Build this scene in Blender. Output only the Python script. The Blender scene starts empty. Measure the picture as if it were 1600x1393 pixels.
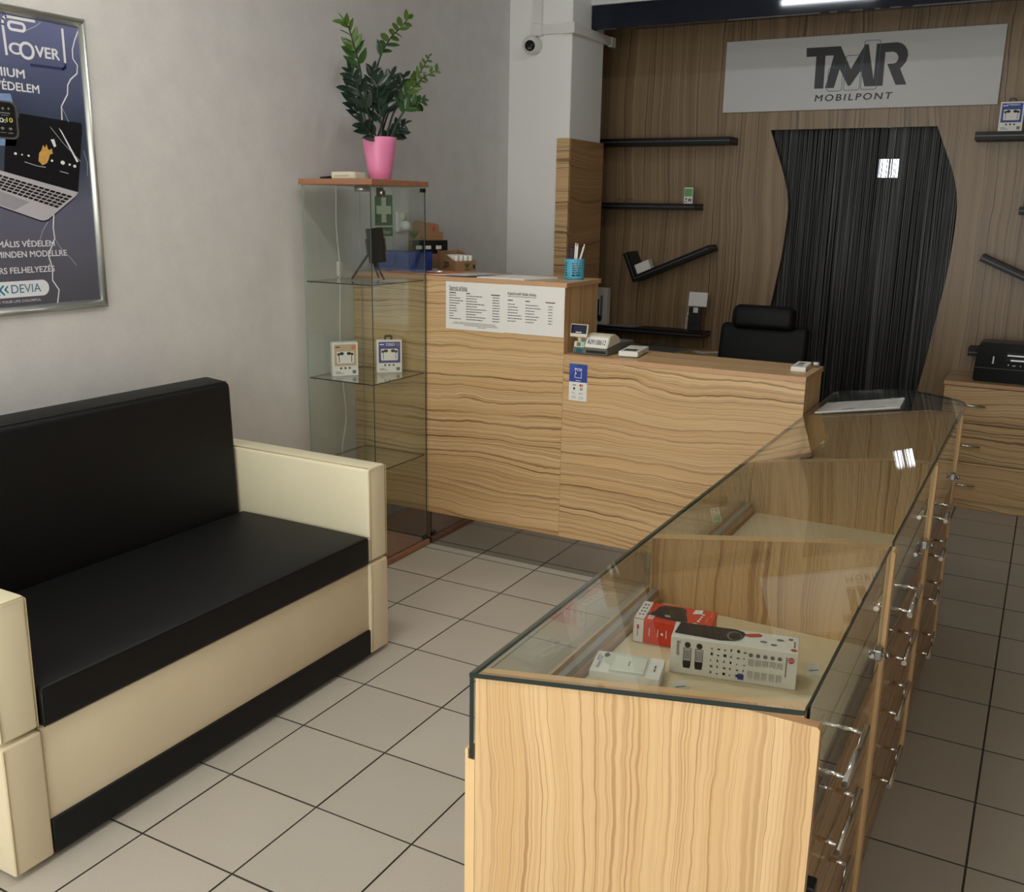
import bpy, bmesh, math, random
from mathutils import Matrix, Vector
SC = bpy.context.scene
COL = SC.collection
RND = random.Random(7)

# ------------------------------------------------------------------ camera
S = 0.304                                   # one floor tile with its joint
F_PX = 1512.7566
YAW, PITCH, ROLL = -0.5006, 0.2414, 0.0168
CAM = Vector((5.9957 * S, -4.7018 * S, 5.0768 * S))
cyw, syw, cp, sp = math.cos(YAW), math.sin(YAW), math.cos(PITCH), math.sin(PITCH)
fwd = Vector((syw * cp, cyw * cp, -sp)); rt = Vector((cyw, -syw, 0)); up = rt.cross(fwd)
cr, sr = math.cos(ROLL), math.sin(ROLL)
rt2 = cr * rt + sr * up; up2 = -sr * rt + cr * up
camd = bpy.data.cameras.new('camera'); cam = bpy.data.objects.new('camera', camd); COL.objects.link(cam)
cam.matrix_world = Matrix(((rt2.x, up2.x, -fwd.x, CAM.x), (rt2.y, up2.y, -fwd.y, CAM.y), (rt2.z, up2.z, -fwd.z, CAM.z), (0, 0, 0, 1)))
camd.sensor_fit = 'HORIZONTAL'; camd.sensor_width = 36.0; camd.lens = 36.0 * F_PX / 1600.0
camd.clip_start = 0.02; camd.clip_end = 200
SC.camera = cam

# ------------------------------------------------------------------ daylight and exposure
wd = bpy.data.worlds.new('overcast_sky'); SC.world = wd; wd.use_nodes = True
bg = wd.node_tree.nodes['Background']; bg.inputs[0].default_value = (1.0, 0.985, 0.955, 1); bg.inputs[1].default_value = 2.65
pl = bpy.data.lights.new('window_portal', 'AREA'); pl.shape = 'RECTANGLE'; pl.size = 3.9; pl.size_y = 2.4
plo = bpy.data.objects.new('window_portal', pl); COL.objects.link(plo)
plo.location = (1.1, -3.02, 1.3); plo.rotation_euler = (math.radians(90), 0, 0)
pl.cycles.is_portal = True
SC.view_settings.view_transform = 'Standard'; SC.view_settings.look = 'None'
SC.view_settings.gamma = 1.0; SC.view_settings.use_curve_mapping = False
SC.view_settings.exposure = 0.74
FILL_LAMP_W = 17.0
try:
    SC.cycles.transparent_max_bounces = 32
    SC.cycles.use_denoising = True
except Exception:
    pass

# ------------------------------------------------------------------ helpers
def lin(c):
    f = lambda v: v / 12.92 if v <= 0.04045 else ((v + 0.055) / 1.055) ** 2.4
    return tuple(f(v / 255.0) for v in c) + (1.0,)

def mat_new(name):
    m = bpy.data.materials.new(name); m.use_nodes = True
    nt = m.node_tree; b = nt.nodes['Principled BSDF']
    return m, nt, b

def N(nt, t, **k):
    n = nt.nodes.new(t)
    for a, v in k.items(): setattr(n, a, v)
    return n

def math_n(nt, op, a, b=None, c=None, clamp=False):
    n = N(nt, 'ShaderNodeMath', operation=op, use_clamp=clamp)
    for i, v in enumerate((a, b, c)):
        if v is None: continue
        if isinstance(v, (int, float)): n.inputs[i].default_value = v
        else: nt.links.new(v, n.inputs[i])
    return n.outputs[0]

def plain(name, rgb, rough=0.5, metal=0.0, spec=0.5, bump=0.0, bscale=200.0, var=0.0, vscale=6.0, coat=0.0):
    """plain coloured material with a little grain, wear and relief"""
    m, nt, b = mat_new(name)
    c = lin(rgb)
    b.inputs['Base Color'].default_value = c
    b.inputs['Roughness'].default_value = rough; b.inputs['Metallic'].default_value = metal
    b.inputs['Specular IOR Level'].default_value = spec
    b.inputs['Coat Weight'].default_value = coat
    tc = N(nt, 'ShaderNodeTexCoord')
    if var > 0:
        nz = N(nt, 'ShaderNodeTexNoise'); nz.inputs['Scale'].default_value = vscale; nz.inputs['Detail'].default_value = 4
        nt.links.new(tc.outputs['Object'], nz.inputs['Vector'])
        mx = N(nt, 'ShaderNodeMix', data_type='RGBA')
        mx.inputs[6].default_value = tuple(v * (1 - var) for v in c[:3]) + (1,); mx.inputs[7].default_value = tuple(min(1, v * (1 + var)) for v in c[:3]) + (1,)
        nt.links.new(nz.outputs['Fac'], mx.inputs[0]); nt.links.new(mx.outputs[2], b.inputs['Base Color'])
    if bump > 0:
        nb = N(nt, 'ShaderNodeTexNoise'); nb.inputs['Scale'].default_value = bscale; nb.inputs['Detail'].default_value = 3
        nt.links.new(tc.outputs['Object'], nb.inputs['Vector'])
        bp = N(nt, 'ShaderNodeBump'); bp.inputs['Strength'].default_value = bump; bp.inputs['Distance'].default_value = 0.002
        nt.links.new(nb.outputs['Fac'], bp.inputs['Height']); nt.links.new(bp.outputs['Normal'], b.inputs['Normal'])
    return m

def emit(name, rgb, strength):
    m, nt, b = mat_new(name)
    b.inputs['Base Color'].default_value = (0, 0, 0, 1)
    b.inputs['Emission Color'].default_value = lin(rgb); b.inputs['Emission Strength'].default_value = strength
    return m

def glass(name, tint, refl=1.0):
    """thin pane: clear transmission plus a Schlick mirror reflection"""
    m = bpy.data.materials.new(name); m.use_nodes = True; nt = m.node_tree
    nt.nodes.clear()
    out = N(nt, 'ShaderNodeOutputMaterial'); tr = N(nt, 'ShaderNodeBsdfTransparent'); gl = N(nt, 'ShaderNodeBsdfGlossy')
    tr.inputs[0].default_value = tint + (1,); gl.inputs['Roughness'].default_value = 0.005; gl.inputs['Color'].default_value = (1, 1, 1, 1)
    g = N(nt, 'ShaderNodeNewGeometry'); d = N(nt, 'ShaderNodeVectorMath', operation='DOT_PRODUCT')
    nt.links.new(g.outputs['Incoming'], d.inputs[0]); nt.links.new(g.outputs['Normal'], d.inputs[1])
    a = math_n(nt, 'ABSOLUTE', d.outputs['Value']); a = math_n(nt, 'SUBTRACT', 1.0, a); a = math_n(nt, 'POWER', a, 5.0)
    a = math_n(nt, 'MULTIPLY_ADD', a, 0.96 * refl, 0.04 * refl, clamp=True)
    mx = N(nt, 'ShaderNodeMixShader'); nt.links.new(a, mx.inputs[0]); nt.links.new(tr.outputs[0], mx.inputs[1]); nt.links.new(gl.outputs[0], mx.inputs[2])
    nt.links.new(mx.outputs[0], out.inputs[0])
    return m

def wood(name, grain, light, mid, dark, rough=0.38, freq=1.0, seed=0.0, wav=1.0, spec=0.5, line=1.0):
    """streaky olive / zebra wood laminate, grain along the given axis"""
    m, nt, b = mat_new(name)
    tc = N(nt, 'ShaderNodeTexCoord'); sx = N(nt, 'ShaderNodeSeparateXYZ'); nt.links.new(tc.outputs['Object'], sx.inputs[0])
    X, Y, Z = sx.outputs
    if grain == 'z': u, v = math_n(nt, 'MULTIPLY_ADD', Y, 0.93, X), Z
    elif grain == 'x': u, v = math_n(nt, 'MULTIPLY_ADD', Y, 0.93, Z), X
    else: u, v = math_n(nt, 'MULTIPLY_ADD', X, 0.93, Z), Y
    def n2(su, sv, det):
        cb = N(nt, 'ShaderNodeCombineXYZ')
        nt.links.new(math_n(nt, 'MULTIPLY', u, su), cb.inputs[0]); nt.links.new(math_n(nt, 'MULTIPLY', v, sv), cb.inputs[1]); cb.inputs[2].default_value = seed
        t = N(nt, 'ShaderNodeTexNoise'); t.inputs['Scale'].default_value = 1; t.inputs['Detail'].default_value = det
        nt.links.new(cb.outputs[0], t.inputs['Vector']); return t.outputs['Fac']
    w1 = math_n(nt, 'MULTIPLY', math_n(nt, 'SUBTRACT', n2(2.2, 1.1, 1), 0.5), 0.16 * wav)
    w2 = math_n(nt, 'MULTIPLY', math_n(nt, 'SUBTRACT', n2(8, 4.0, 1), 0.5), 0.036 * wav)
    w3 = math_n(nt, 'MULTIPLY', math_n(nt, 'SUBTRACT', n2(22, 18, 1), 0.5), 0.010 * wav)
    w = math_n(nt, 'ADD', math_n(nt, 'ADD', u, w1), math_n(nt, 'ADD', w2, w3))
    def n1(fr, det, off):
        t = N(nt, 'ShaderNodeTexNoise', noise_dimensions='1D'); t.inputs['Scale'].default_value = 1; t.inputs['Detail'].default_value = det
        nt.links.new(math_n(nt, 'MULTIPLY_ADD', w, fr * freq, off + seed), t.inputs['W']); return t.outputs['Fac']
    def sline(f, lo, wd_):
        d = math_n(nt, 'ABSOLUTE', math_n(nt, 'SUBTRACT', f, lo))
        return math_n(nt, 'SUBTRACT', 1.0, math_n(nt, 'DIVIDE', d, wd_), clamp=True)
    l1 = sline(n1(30, 1, 3.0), 0.5, 0.030)
    l2 = sline(n1(58, 0, 11.0), 0.47, 0.042)
    l3 = sline(n1(44, 0, 23.0), 0.52, 0.036)
    fade = math_n(nt, 'MULTIPLY_ADD', n2(16, 1.6, 1), 2.2, -0.32, clamp=True)
    fade2 = math_n(nt, 'MULTIPLY_ADD', n2(11, 1.4, 1), 2.6, -0.8, clamp=True)
    fade3 = math_n(nt, 'MULTIPLY_ADD', n2(13, 1.9, 1), -2.6, 1.55, clamp=True)
    ln = math_n(nt, 'MAXIMUM', math_n(nt, 'MULTIPLY', l1, fade), math_n(nt, 'MULTIPLY', l2, math_n(nt, 'MULTIPLY', fade2, 0.8)))
    ln = math_n(nt, 'MAXIMUM', ln, math_n(nt, 'MULTIPLY', l3, math_n(nt, 'MULTIPLY', fade3, 0.85)))
    band = math_n(nt, 'MULTIPLY_ADD', n1(13, 2, 0), 2.4, -0.7, clamp=True)
    fib = n2(420, 9, 2)
    m1 = N(nt, 'ShaderNodeMix', data_type='RGBA'); m1.inputs[6].default_value = lin(light); m1.inputs[7].default_value = lin(mid); nt.links.new(band, m1.inputs[0])
    m2 = N(nt, 'ShaderNodeMix', data_type='RGBA'); nt.links.new(m1.outputs[2], m2.inputs[6]); m2.inputs[7].default_value = lin(dark)
    nt.links.new(math_n(nt, 'MULTIPLY', ln, 1.0 * line, clamp=True), m2.inputs[0])
    m3 = N(nt, 'ShaderNodeMix', data_type='RGBA', blend_type='MULTIPLY'); m3.inputs[0].default_value = 1.0
    gr = math_n(nt, 'MULTIPLY_ADD', fib, 0.22, 0.89)
    cb = N(nt, 'ShaderNodeCombineXYZ')
    for i in range(3): nt.links.new(gr, cb.inputs[i])
    nt.links.new(m2.outputs[2], m3.inputs[6]); nt.links.new(cb.outputs[0], m3.inputs[7])
    nt.links.new(m3.outputs[2], b.inputs['Base Color'])
    b.inputs['Roughness'].default_value = rough; b.inputs['Specular IOR Level'].default_value = spec
    return m

def link(o, parent=None):
    COL.objects.link(o)
    if parent is not None:
        o.parent = parent
        o.matrix_parent_inverse = Matrix.Translation(-ORIGIN(parent))
    return o

def ORIGIN(o):
    p = Vector(o.location)
    if o.parent is not None: return Vector((0, 0, 0)) if o.type == 'MESH' else p
    return p

def obj(name, bm, mats, parent=None, smooth=False):
    me = bpy.data.meshes.new(name)
    bm.normal_update(); bm.to_mesh(me); bm.free()
    for m in (mats if isinstance(mats, (list, tuple)) else [mats]): me.materials.append(m)
    if smooth:
        for p in me.polygons: p.use_smooth = True
    o = bpy.data.objects.new(name, me)
    return link(o, parent)

def tag(o, label=None, cat=None, group=None, kind=None):
    if label: o['label'] = label
    if cat: o['category'] = cat
    if group: o['group'] = group
    if kind: o['kind'] = kind
    return o

def thing(name, label, cat, loc, group=None):
    o = bpy.data.objects.new(name, None); COL.objects.link(o); o.location = loc; o.empty_display_size = 0.1
    return tag(o, label, cat, group)

def BM(): return bmesh.new()

def box(bm, x0, x1, y0, y1, z0, z1, r=0.0, seg=2, M=None, mi=0, faces=None):
    """box between two corners; faces maps '+x' '-x' ... to a material slot"""
    vs = [bm.verts.new((x, y, z)) for x in (x0, x1) for y in (y0, y1) for z in (z0, z1)]
    idx = {'-x': (0, 1, 3, 2), '+x': (4, 6, 7, 5), '-y': (0, 4, 5, 1), '+y': (2, 3, 7, 6), '-z': (0, 2, 6, 4), '+z': (1, 5, 7, 3)}
    fs = []
    for k, q in idx.items():
        f = bm.faces.new([vs[i] for i in q]); f.material_index = (faces or {}).get(k, mi); fs.append(f)
    new = vs
    if r > 0:
        es = list({e for f in fs for e in f.edges})
        res = bmesh.ops.bevel(bm, geom=es + vs, offset=r, segments=seg, profile=0.5, affect='EDGES')
        new = list({v for f in res['faces'] for v in f.verts} | {v for v in vs if v.is_valid})
    if M is not None: bmesh.ops.transform(bm, matrix=M, verts=new)
    return new

def prism(bm, pts, axis, a, b, mi=0, side=None):
    """polygon (2D list) extruded along axis from a to b; 2D are the other two axes in xyz order"""
    def p3(p, t):
        return {'x': (t, p[0], p[1]), 'y': (p[0], t, p[1]), 'z': (p[0], p[1], t)}[axis]
    A = [bm.verts.new(p3(p, a)) for p in pts]; B = [bm.verts.new(p3(p, b)) for p in pts]
    f1 = bm.faces.new(A); f2 = bm.faces.new(B[::-1]); f1.material_index = f2.material_index = mi
    for i in range(len(pts)):
        j = (i + 1) % len(pts)
        f = bm.faces.new((A[j], A[i], B[i], B[j])); f.material_index = mi if side is None else side
    bmesh.ops.recalc_face_normals(bm, faces=list({f for v in A + B for f in v.link_faces}))
    return A + B

def tube(bm, pts, r, n=8, caps=True, mi=0):
    pts = [Vector(p) for p in pts]; rings = []
    nrm = None
    rs = r if isinstance(r, (list, tuple)) else [r] * len(pts)
    for i, p in enumerate(pts):
        t = ((pts[min(i + 1, len(pts) - 1)] - p) + (p - pts[max(i - 1, 0)]))
        t = t.normalized()
        if nrm is None:
            a = Vector((0, 0, 1)) if abs(t.z) < 0.9 else Vector((1, 0, 0)); nrm = t.cross(a).normalized()
        else:
            nrm = (nrm - t * nrm.dot(t)).normalized()
        bn = t.cross(nrm)
        rings.append([bm.verts.new(p + (nrm * math.cos(2 * math.pi * k / n) + bn * math.sin(2 * math.pi * k / n)) * rs[i]) for k in range(n)])
    for a, b in zip(rings, rings[1:]):
        for k in range(n):
            f = bm.faces.new((a[k], a[(k + 1) % n], b[(k + 1) % n], b[k])); f.smooth = n > 5; f.material_index = mi
    if caps:
        f = bm.faces.new(rings[0][::-1]); f.material_index = mi; f = bm.faces.new(rings[-1]); f.material_index = mi
    return rings

def lathe(bm, c, prof, n=32, mi=0):
    rings = [[bm.verts.new((c[0] + r * math.cos(2 * math.pi * k / n), c[1] + r * math.sin(2 * math.pi * k / n), c[2] + z)) for k in range(n)] for r, z in prof]
    for a, b in zip(rings, rings[1:]):
        for k in range(n):
            f = bm.faces.new((a[k], a[(k + 1) % n], b[(k + 1) % n], b[k])); f.smooth = True; f.material_index = mi
    bm.faces.new(rings[0][::-1]); bm.faces.new(rings[-1])

def bezier_pts(pts, n=6):
    """Catmull-Rom through points"""
    P = [Vector(p) for p in pts]; out = []
    for i in range(len(P) - 1):
        p0, p1, p2, p3 = P[max(i - 1, 0)], P[i], P[i + 1], P[min(i + 2, len(P) - 1)]
        for k in range(n):
            t = k / n
            out.append(0.5 * ((2 * p1) + (p2 - p0) * t + (2 * p0 - 5 * p1 + 4 * p2 - p3) * t * t + (-p0 + 3 * p1 - 3 * p2 + p3) * t ** 3))
    out.append(P[-1]); return out

def prints(name, mat, O, U, V, polys, parent, eps=0.0006):
    """flat print: polygons in (u, v) metres on the plane through O"""
    O, U, V = Vector(O), Vector(U).normalized(), Vector(V).normalized(); n = U.cross(V)
    bm = BM()
    for p in polys:
        vs = [bm.verts.new(O + U * a + V * b + n * eps) for a, b in p]
        f = bm.faces.new(vs)
        f.normal_update()
        if f.normal.dot(n) < 0: f.normal_flip()
    o = obj(name, bm, mat, parent)
    if len(polys) > 5 and 'outline' not in name and 'lightning' not in name and 'ring' not in name: o['kind'] = 'stuff'
    return o

def R(u0, v0, u1, v1): return [(u0, v0), (u1, v0), (u1, v1), (u0, v1)]

def RR(u0, v0, u1, v1, r, n=4):
    out = []
    for cx, cy, a0 in ((u1 - r, v1 - r, 0), (u0 + r, v1 - r, 90), (u0 + r, v0 + r, 180), (u1 - r, v0 + r, 270)):
        for k in range(n + 1):
            a = math.radians(a0 + 90 * k / n); out.append((cx + r * math.cos(a), cy + r * math.sin(a)))
    return out

def ELL(u, v, a, b=None, n=14):
    b = b or a
    return [(u + a * math.cos(2 * math.pi * k / n), v + b * math.sin(2 * math.pi * k / n)) for k in range(n)]

def STROKE(pts, w):
    """polyline as quads of width w"""
    out = []
    for (a, b), (c, d) in zip(pts, pts[1:]):
        L = math.hypot(c - a, d - b) or 1; nx, ny = -(d - b) / L * w / 2, (c - a) / L * w / 2
        ex, ey = (c - a) / L * w * 0.3, (d - b) / L * w * 0.3
        out.append([(a + nx - ex, b + ny - ey), (a - nx - ex, b - ny - ey), (c - nx + ex, d - ny + ey), (c + nx + ex, d + ny + ey)])
    return out

def text(name, body, mat, O, U, V, parent, u0, v0, w=None, h=None, bold=0.0, shear=0.0, eps=0.0007, space=1.0, align='LEFT'):
    cu = bpy.data.curves.new(name, 'FONT'); cu.body = body; cu.size = 1.0; cu.shear = shear; cu.space_character = space
    cu.resolution_u = 4; cu.fill_mode = 'BOTH'
    t = bpy.data.objects.new(name, cu); COL.objects.link(t)
    bpy.context.view_layer.update()
    me = bpy.data.meshes.new_from_object(t.evaluated_get(bpy.context.evaluated_depsgraph_get()))
    bpy.data.objects.remove(t); bpy.data.curves.remove(cu)
    xs = [v.co.x for v in me.vertices]; ys = [v.co.y for v in me.vertices]
    x0, x1, y0, y1 = min(xs), max(xs), min(ys), max(ys)
    sy = (h / (y1 - y0)) if h else None; sx = (w / (x1 - x0)) if w else None
    sx = sx or sy; sy = sy or sx
    off = {'LEFT': 0, 'RIGHT': -(x1 - x0) * sx, 'CENTER': -(x1 - x0) * sx / 2}[align]
    O, U, V = Vector(O), Vector(U).normalized(), Vector(V).normalized(); n = U.cross(V)
    for v in me.vertices: v.co = O + U * (u0 + off + (v.co.x - x0) * sx) + V * (v0 + (v.co.y - y0) * sy) + n * eps
    if bold:
        b2 = bmesh.new(); bb_ = bold
        for lv, (dx, dy) in enumerate(((0, 0), (bb_, 0), (-bb_, 0), (0, bb_ * .7), (0, -bb_ * .7))):
            k0 = len(b2.verts); b2.from_mesh(me); b2.verts.ensure_lookup_table()
            for v in b2.verts[k0:]: v.co += U * (dx * sx) + V * (dy * sy) + n * (lv * .00012)
        b2.to_mesh(me); b2.free()
    me.materials.clear(); me.materials.append(mat)
    me.name = name
    o = bpy.data.objects.new(name, me)
    return link(o, parent)

def dup_tree(o, delta, **props):
    """copy a thing with its parts and sub-parts, moved by delta"""
    r = o.copy(); COL.objects.link(r); r.location = Vector(o.location) + Vector(delta)
    for k, v in props.items(): r[k] = v
    for ch in list(o.children):
        c = ch.copy(); COL.objects.link(c); c.parent = r
        for g in list(ch.children):
            d = g.copy(); COL.objects.link(d); d.parent = c
    return r

# ------------------------------------------------------------------ materials
W_L, W_M, W_D = (216, 183, 137), (202, 165, 117), (112, 76, 40)
wood_z = wood('olive_wood_upright', 'z', (214, 180, 134), (202, 165, 117), (146, 104, 58), seed=0.0, freq=1.25, wav=.85, line=.85)
wood_x = wood('olive_wood_crosswise', 'x', W_L, W_M, W_D, seed=4.3, freq=1.35)
wood_y = wood('olive_wood_lengthwise', 'y', (196, 156, 106), (176, 136, 88), (112, 78, 44), rough=0.22, seed=9.1)
wood_wall = wood('olive_wood_wall_panel', 'z', (156, 131, 100), (131, 107, 78), (72, 54, 36), seed=2.7, wav=0.6, line=0.9, freq=1.5)  # same laminate as the counters, dim back-wall light put into darker colours
edge = plain('wood_edge_band', (198, 156, 118), 0.45, var=0.05, vscale=30)
edge_l = plain('pale_edge_band', (226, 188, 138), 0.45, var=0.05, vscale=30)
beech = wood('beech_veneer', 'x', (168, 120, 92), (156, 108, 80), (134, 90, 64), rough=0.4, freq=1.6, seed=6, wav=0.2, line=0.5)
paint = plain('white_wall_paint', (236, 236, 233), 0.8, bump=0.1, bscale=120, var=0.02)
ceil_m = plain('white_ceiling_paint', (205, 204, 200), 0.85, var=0.02)
plastic_w = plain('white_plastic', (226, 225, 220), 0.35, var=0.02)
plastic_off = plain('ivory_plastic', (220, 214, 192), 0.4, var=0.03)
navy = plain('navy_gloss_panel', (10, 18, 34), 0.06, var=0.05)
black_sh = plain('black_gloss_laminate', (14, 14, 15), 0.45, var=0.1, spec=.3)
grey_line = plain('grey_edge_strip', (96, 96, 98), 0.4, metal=0.3, var=0.05)
blk = plain('black_plastic', (17, 17, 18), 0.4, var=0.08)
blk_m = plain('matt_black_plastic', (24, 24, 25), 0.65, var=0.08)
leather_b = plain('black_leatherette', (15, 16, 18), 0.55, spec=.3, bump=0.25, bscale=420, var=0.12, vscale=3)
leather_c = plain('cream_leatherette', (234, 225, 194), 0.42, bump=0.25, bscale=420, var=0.06, vscale=4)
leather_d = plain('worn_cream_leatherette', (222, 207, 178), 0.5, bump=0.35, bscale=300, var=0.08, vscale=5)
seam_m = plain('cream_piping', (196, 178, 138), 0.6, var=0.05)
chrome = plain('chrome', (225, 225, 225), 0.12, metal=1.0, var=0.02)
alu = plain('brushed_aluminium', (196, 199, 194), 0.36, metal=0.85, var=0.05, vscale=40)
steel = plain('steel', (170, 170, 168), 0.3, metal=1.0, var=0.05)
mirror_m = plain('smoked_mirror', (176, 172, 168), 0.06, metal=1.0, var=0.04)
pane_m = glass('clear_pane', (0.955, 0.972, 0.962))
pane_top = glass('counter_glass', (0.952, 0.964, 0.946))
glass_edge_d = plain('dark_glass_edge', (22, 36, 34), 0.1, var=0.1)
glass_edge_l = plain('pale_glass_edge', (150, 164, 156), 0.15, var=0.05)
cream_lam = plain('cream_laminate', (222, 206, 172), 0.5, var=0.03)
paper = plain('white_paper', (232, 231, 228), 0.7, var=0.015)
card_w = plain('white_card', (236, 234, 228), 0.5, var=0.02)
ink = plain('black_ink', (34, 34, 36), 0.7, var=0.05)
ink_g = plain('grey_ink', (120, 122, 124), 0.7, var=0.05)
pr_white = plain('white_print', (228, 230, 236), 0.55, var=0.02)
pr_blue = plain('blue_print', (44, 66, 150), 0.5, var=0.05)
pr_navy = plain('navy_print', (38, 46, 92), 0.5, var=0.05)
pr_red = plain('red_print', (222, 62, 34), 0.45, var=0.03)
pr_dkred = plain('crimson_print', (196, 40, 48), 0.5, var=0.03)
pr_tan = plain('tan_print', (206, 176, 146), 0.5, var=0.03)
pr_org = plain('orange_print', (222, 138, 70), 0.5, var=0.05)
pr_green = plain('green_print', (20, 96, 62), 0.5, var=0.04)
pr_lime = plain('pale_green_print', (206, 228, 196), 0.5, var=0.03)
pr_leaf = plain('leaf_green_print', (56, 96, 30), 0.6, var=0.1)
cardbd = plain('brown_cardboard', (150, 115, 80), 0.8, var=0.06, vscale=20)
string_m = [plain('string_%s' % n, c, 0.5, var=0.1) for n, c in (('black', (26, 26, 27)), ('charcoal', (56, 56, 57)), ('dark_grey', (92, 92, 93)))]

def tile_mat():
    m, nt, b = mat_new('beige_stoneware')
    tc = N(nt, 'ShaderNodeTexCoord'); oi = N(nt, 'ShaderNodeObjectInfo')
    ad = N(nt, 'ShaderNodeVectorMath', operation='ADD'); nt.links.new(tc.outputs['Object'], ad.inputs[0])
    cb = N(nt, 'ShaderNodeCombineXYZ'); nt.links.new(math_n(nt, 'MULTIPLY', oi.outputs['Random'], 40), cb.inputs[0]); nt.links.new(cb.outputs[0], ad.inputs[1])
    n1 = N(nt, 'ShaderNodeTexNoise'); n1.inputs['Scale'].default_value = 330; n1.inputs['Detail'].default_value = 2; nt.links.new(ad.outputs[0], n1.inputs['Vector'])
    n2 = N(nt, 'ShaderNodeTexNoise'); n2.inputs['Scale'].default_value = 5; n2.inputs['Detail'].default_value = 4; nt.links.new(ad.outputs[0], n2.inputs['Vector'])
    sp_ = math_n(nt, 'GREATER_THAN', n1.outputs['Fac'], 0.66)
    mx = N(nt, 'ShaderNodeMix', data_type='RGBA'); mx.inputs[6].default_value = lin((190, 184, 173)); mx.inputs[7].default_value = lin((181, 174, 162)); nt.links.new(n2.outputs['Fac'], mx.inputs[0])
    m2 = N(nt, 'ShaderNodeMix', data_type='RGBA'); nt.links.new(mx.outputs[2], m2.inputs[6]); m2.inputs[7].default_value = lin((140, 124, 102)); nt.links.new(math_n(nt, 'MULTIPLY', sp_, 0.55), m2.inputs[0])
    m3 = N(nt, 'ShaderNodeHueSaturation'); nt.links.new(m2.outputs[2], m3.inputs['Color']); nt.links.new(math_n(nt, 'MULTIPLY_ADD', oi.outputs['Random'], 0.08, 0.96), m3.inputs['Value'])
    nt.links.new(m3.outputs[0], b.inputs['Base Color'])
    b.inputs['Roughness'].default_value = 0.42; b.inputs['Specular IOR Level'].default_value = 0.45
    bp = N(nt, 'ShaderNodeBump'); bp.inputs['Strength'].default_value = 0.06; bp.inputs['Distance'].default_value = 0.001
    nt.links.new(n1.outputs['Fac'], bp.inputs['Height']); nt.links.new(bp.outputs['Normal'], b.inputs['Normal'])
    return m
tile_m = tile_mat()
grout_m = plain('dark_grout', (74, 68, 60), 0.9, bump=0.2, bscale=300, var=0.1)

def wallpaper_mat():
    m, nt, b = mat_new('grey_wallpaper')
    tc = N(nt, 'ShaderNodeTexCoord')
    def nz(sc, det, sq):
        mp = N(nt, 'ShaderNodeMapping'); mp.inputs['Scale'].default_value = sq; nt.links.new(tc.outputs['Object'], mp.inputs['Vector'])
        t = N(nt, 'ShaderNodeTexNoise'); t.inputs['Scale'].default_value = sc; t.inputs['Detail'].default_value = det; nt.links.new(mp.outputs[0], t.inputs['Vector']); return t.outputs['Fac']
    a = nz(9, 5, (1, 1, 1)); f = nz(60, 3, (1, 6, 0.6)); f2 = nz(60, 3, (1, 0.6, 6))
    s = math_n(nt, 'ADD', math_n(nt, 'MULTIPLY', a, 0.5), math_n(nt, 'MULTIPLY', math_n(nt, 'ADD', f, f2), 0.25))
    s = math_n(nt, 'MULTIPLY_ADD', s, 3.0, -1.0, clamp=True)
    mx = N(nt, 'ShaderNodeMix', data_type='RGBA'); mx.inputs[6].default_value = lin((206, 205, 204)); mx.inputs[7].default_value = lin((220, 219, 217)); nt.links.new(s, mx.inputs[0])
    nt.links.new(mx.outputs[2], b.inputs['Base Color']); b.inputs['Roughness'].default_value = 0.7
    bp = N(nt, 'ShaderNodeBump'); bp.inputs['Strength'].default_value = 0.12; bp.inputs['Distance'].default_value = 0.002
    nt.links.new(s, bp.inputs['Height']); nt.links.new(bp.outputs['Normal'], b.inputs['Normal'])
    return m
wallpaper = wallpaper_mat()

leather_ch = plain('jet_leatherette', (9, 10, 12), 0.55, spec=.2, bump=0.2, bscale=420, var=0.1)
# ------------------------------------------------------------------ the room
X0, X1, Y0, Y1, ZC = -1.0, 3.2, -3.0, 4.55, 2.90
def struct(name, bm, m, parent=None):
    o = obj(name, bm, m, parent)
    if parent is None: o['kind'] = 'structure'
    return o
bm = BM(); box(bm, X0 - .15, X1 + .15, Y0 - .15, 6.8, -.12, -.003); floor = struct('floor', bm, grout_m)
# floor tiles: those in and near the view are separate, the rest are one part
T = 0.3002
bm = BM()
vs = box(bm, -T / 2, T / 2, -T / 2, T / 2, -.0028, 0.0)
top = [f for f in bm.faces if f.normal.z > 0.5 or all(abs(v.co.z) < 1e-6 for v in f.verts)]
bmesh.ops.bevel(bm, geom=[e for e in bm.edges if all(abs(v.co.z) < 1e-6 for v in e.verts)], offset=0.0009, segments=1, affect='EDGES')
bm.normal_update()
for f in bm.faces: f.material_index = 0 if f.normal.z > .9 else 1
tme = bpy.data.meshes.new('tile'); bm.to_mesh(tme); bm.free(); tme.materials.append(tile_m); tme.materials.append(grout_m)
rest = BM()
for i in range(-4, 11):
    for j in range(-10, 15):
        xa, xb = max(i * S + (S - T) / 2, X0 + .002), min(i * S + (S + T) / 2, X1 - .002)
        ya, yb = j * S + (S - T) / 2, min(j * S + (S + T) / 2, Y1 - .002)
        if xb - xa < .01 or yb - ya < .01: continue
        if -2 <= j and i <= 8:
            o = bpy.data.objects.new('tile', tme); link(o, floor)
            o.location = ((xa + xb) / 2, (ya + yb) / 2, RND.uniform(-.0003, .0003))
            o.scale = ((xb - xa) / T, (yb - ya) / T, 1)
        else:
            box(rest, xa, xb, ya, yb, -.0028, 0)
o = obj('outlying_tiles', rest, tile_m, floor); o['kind'] = 'stuff'

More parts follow.
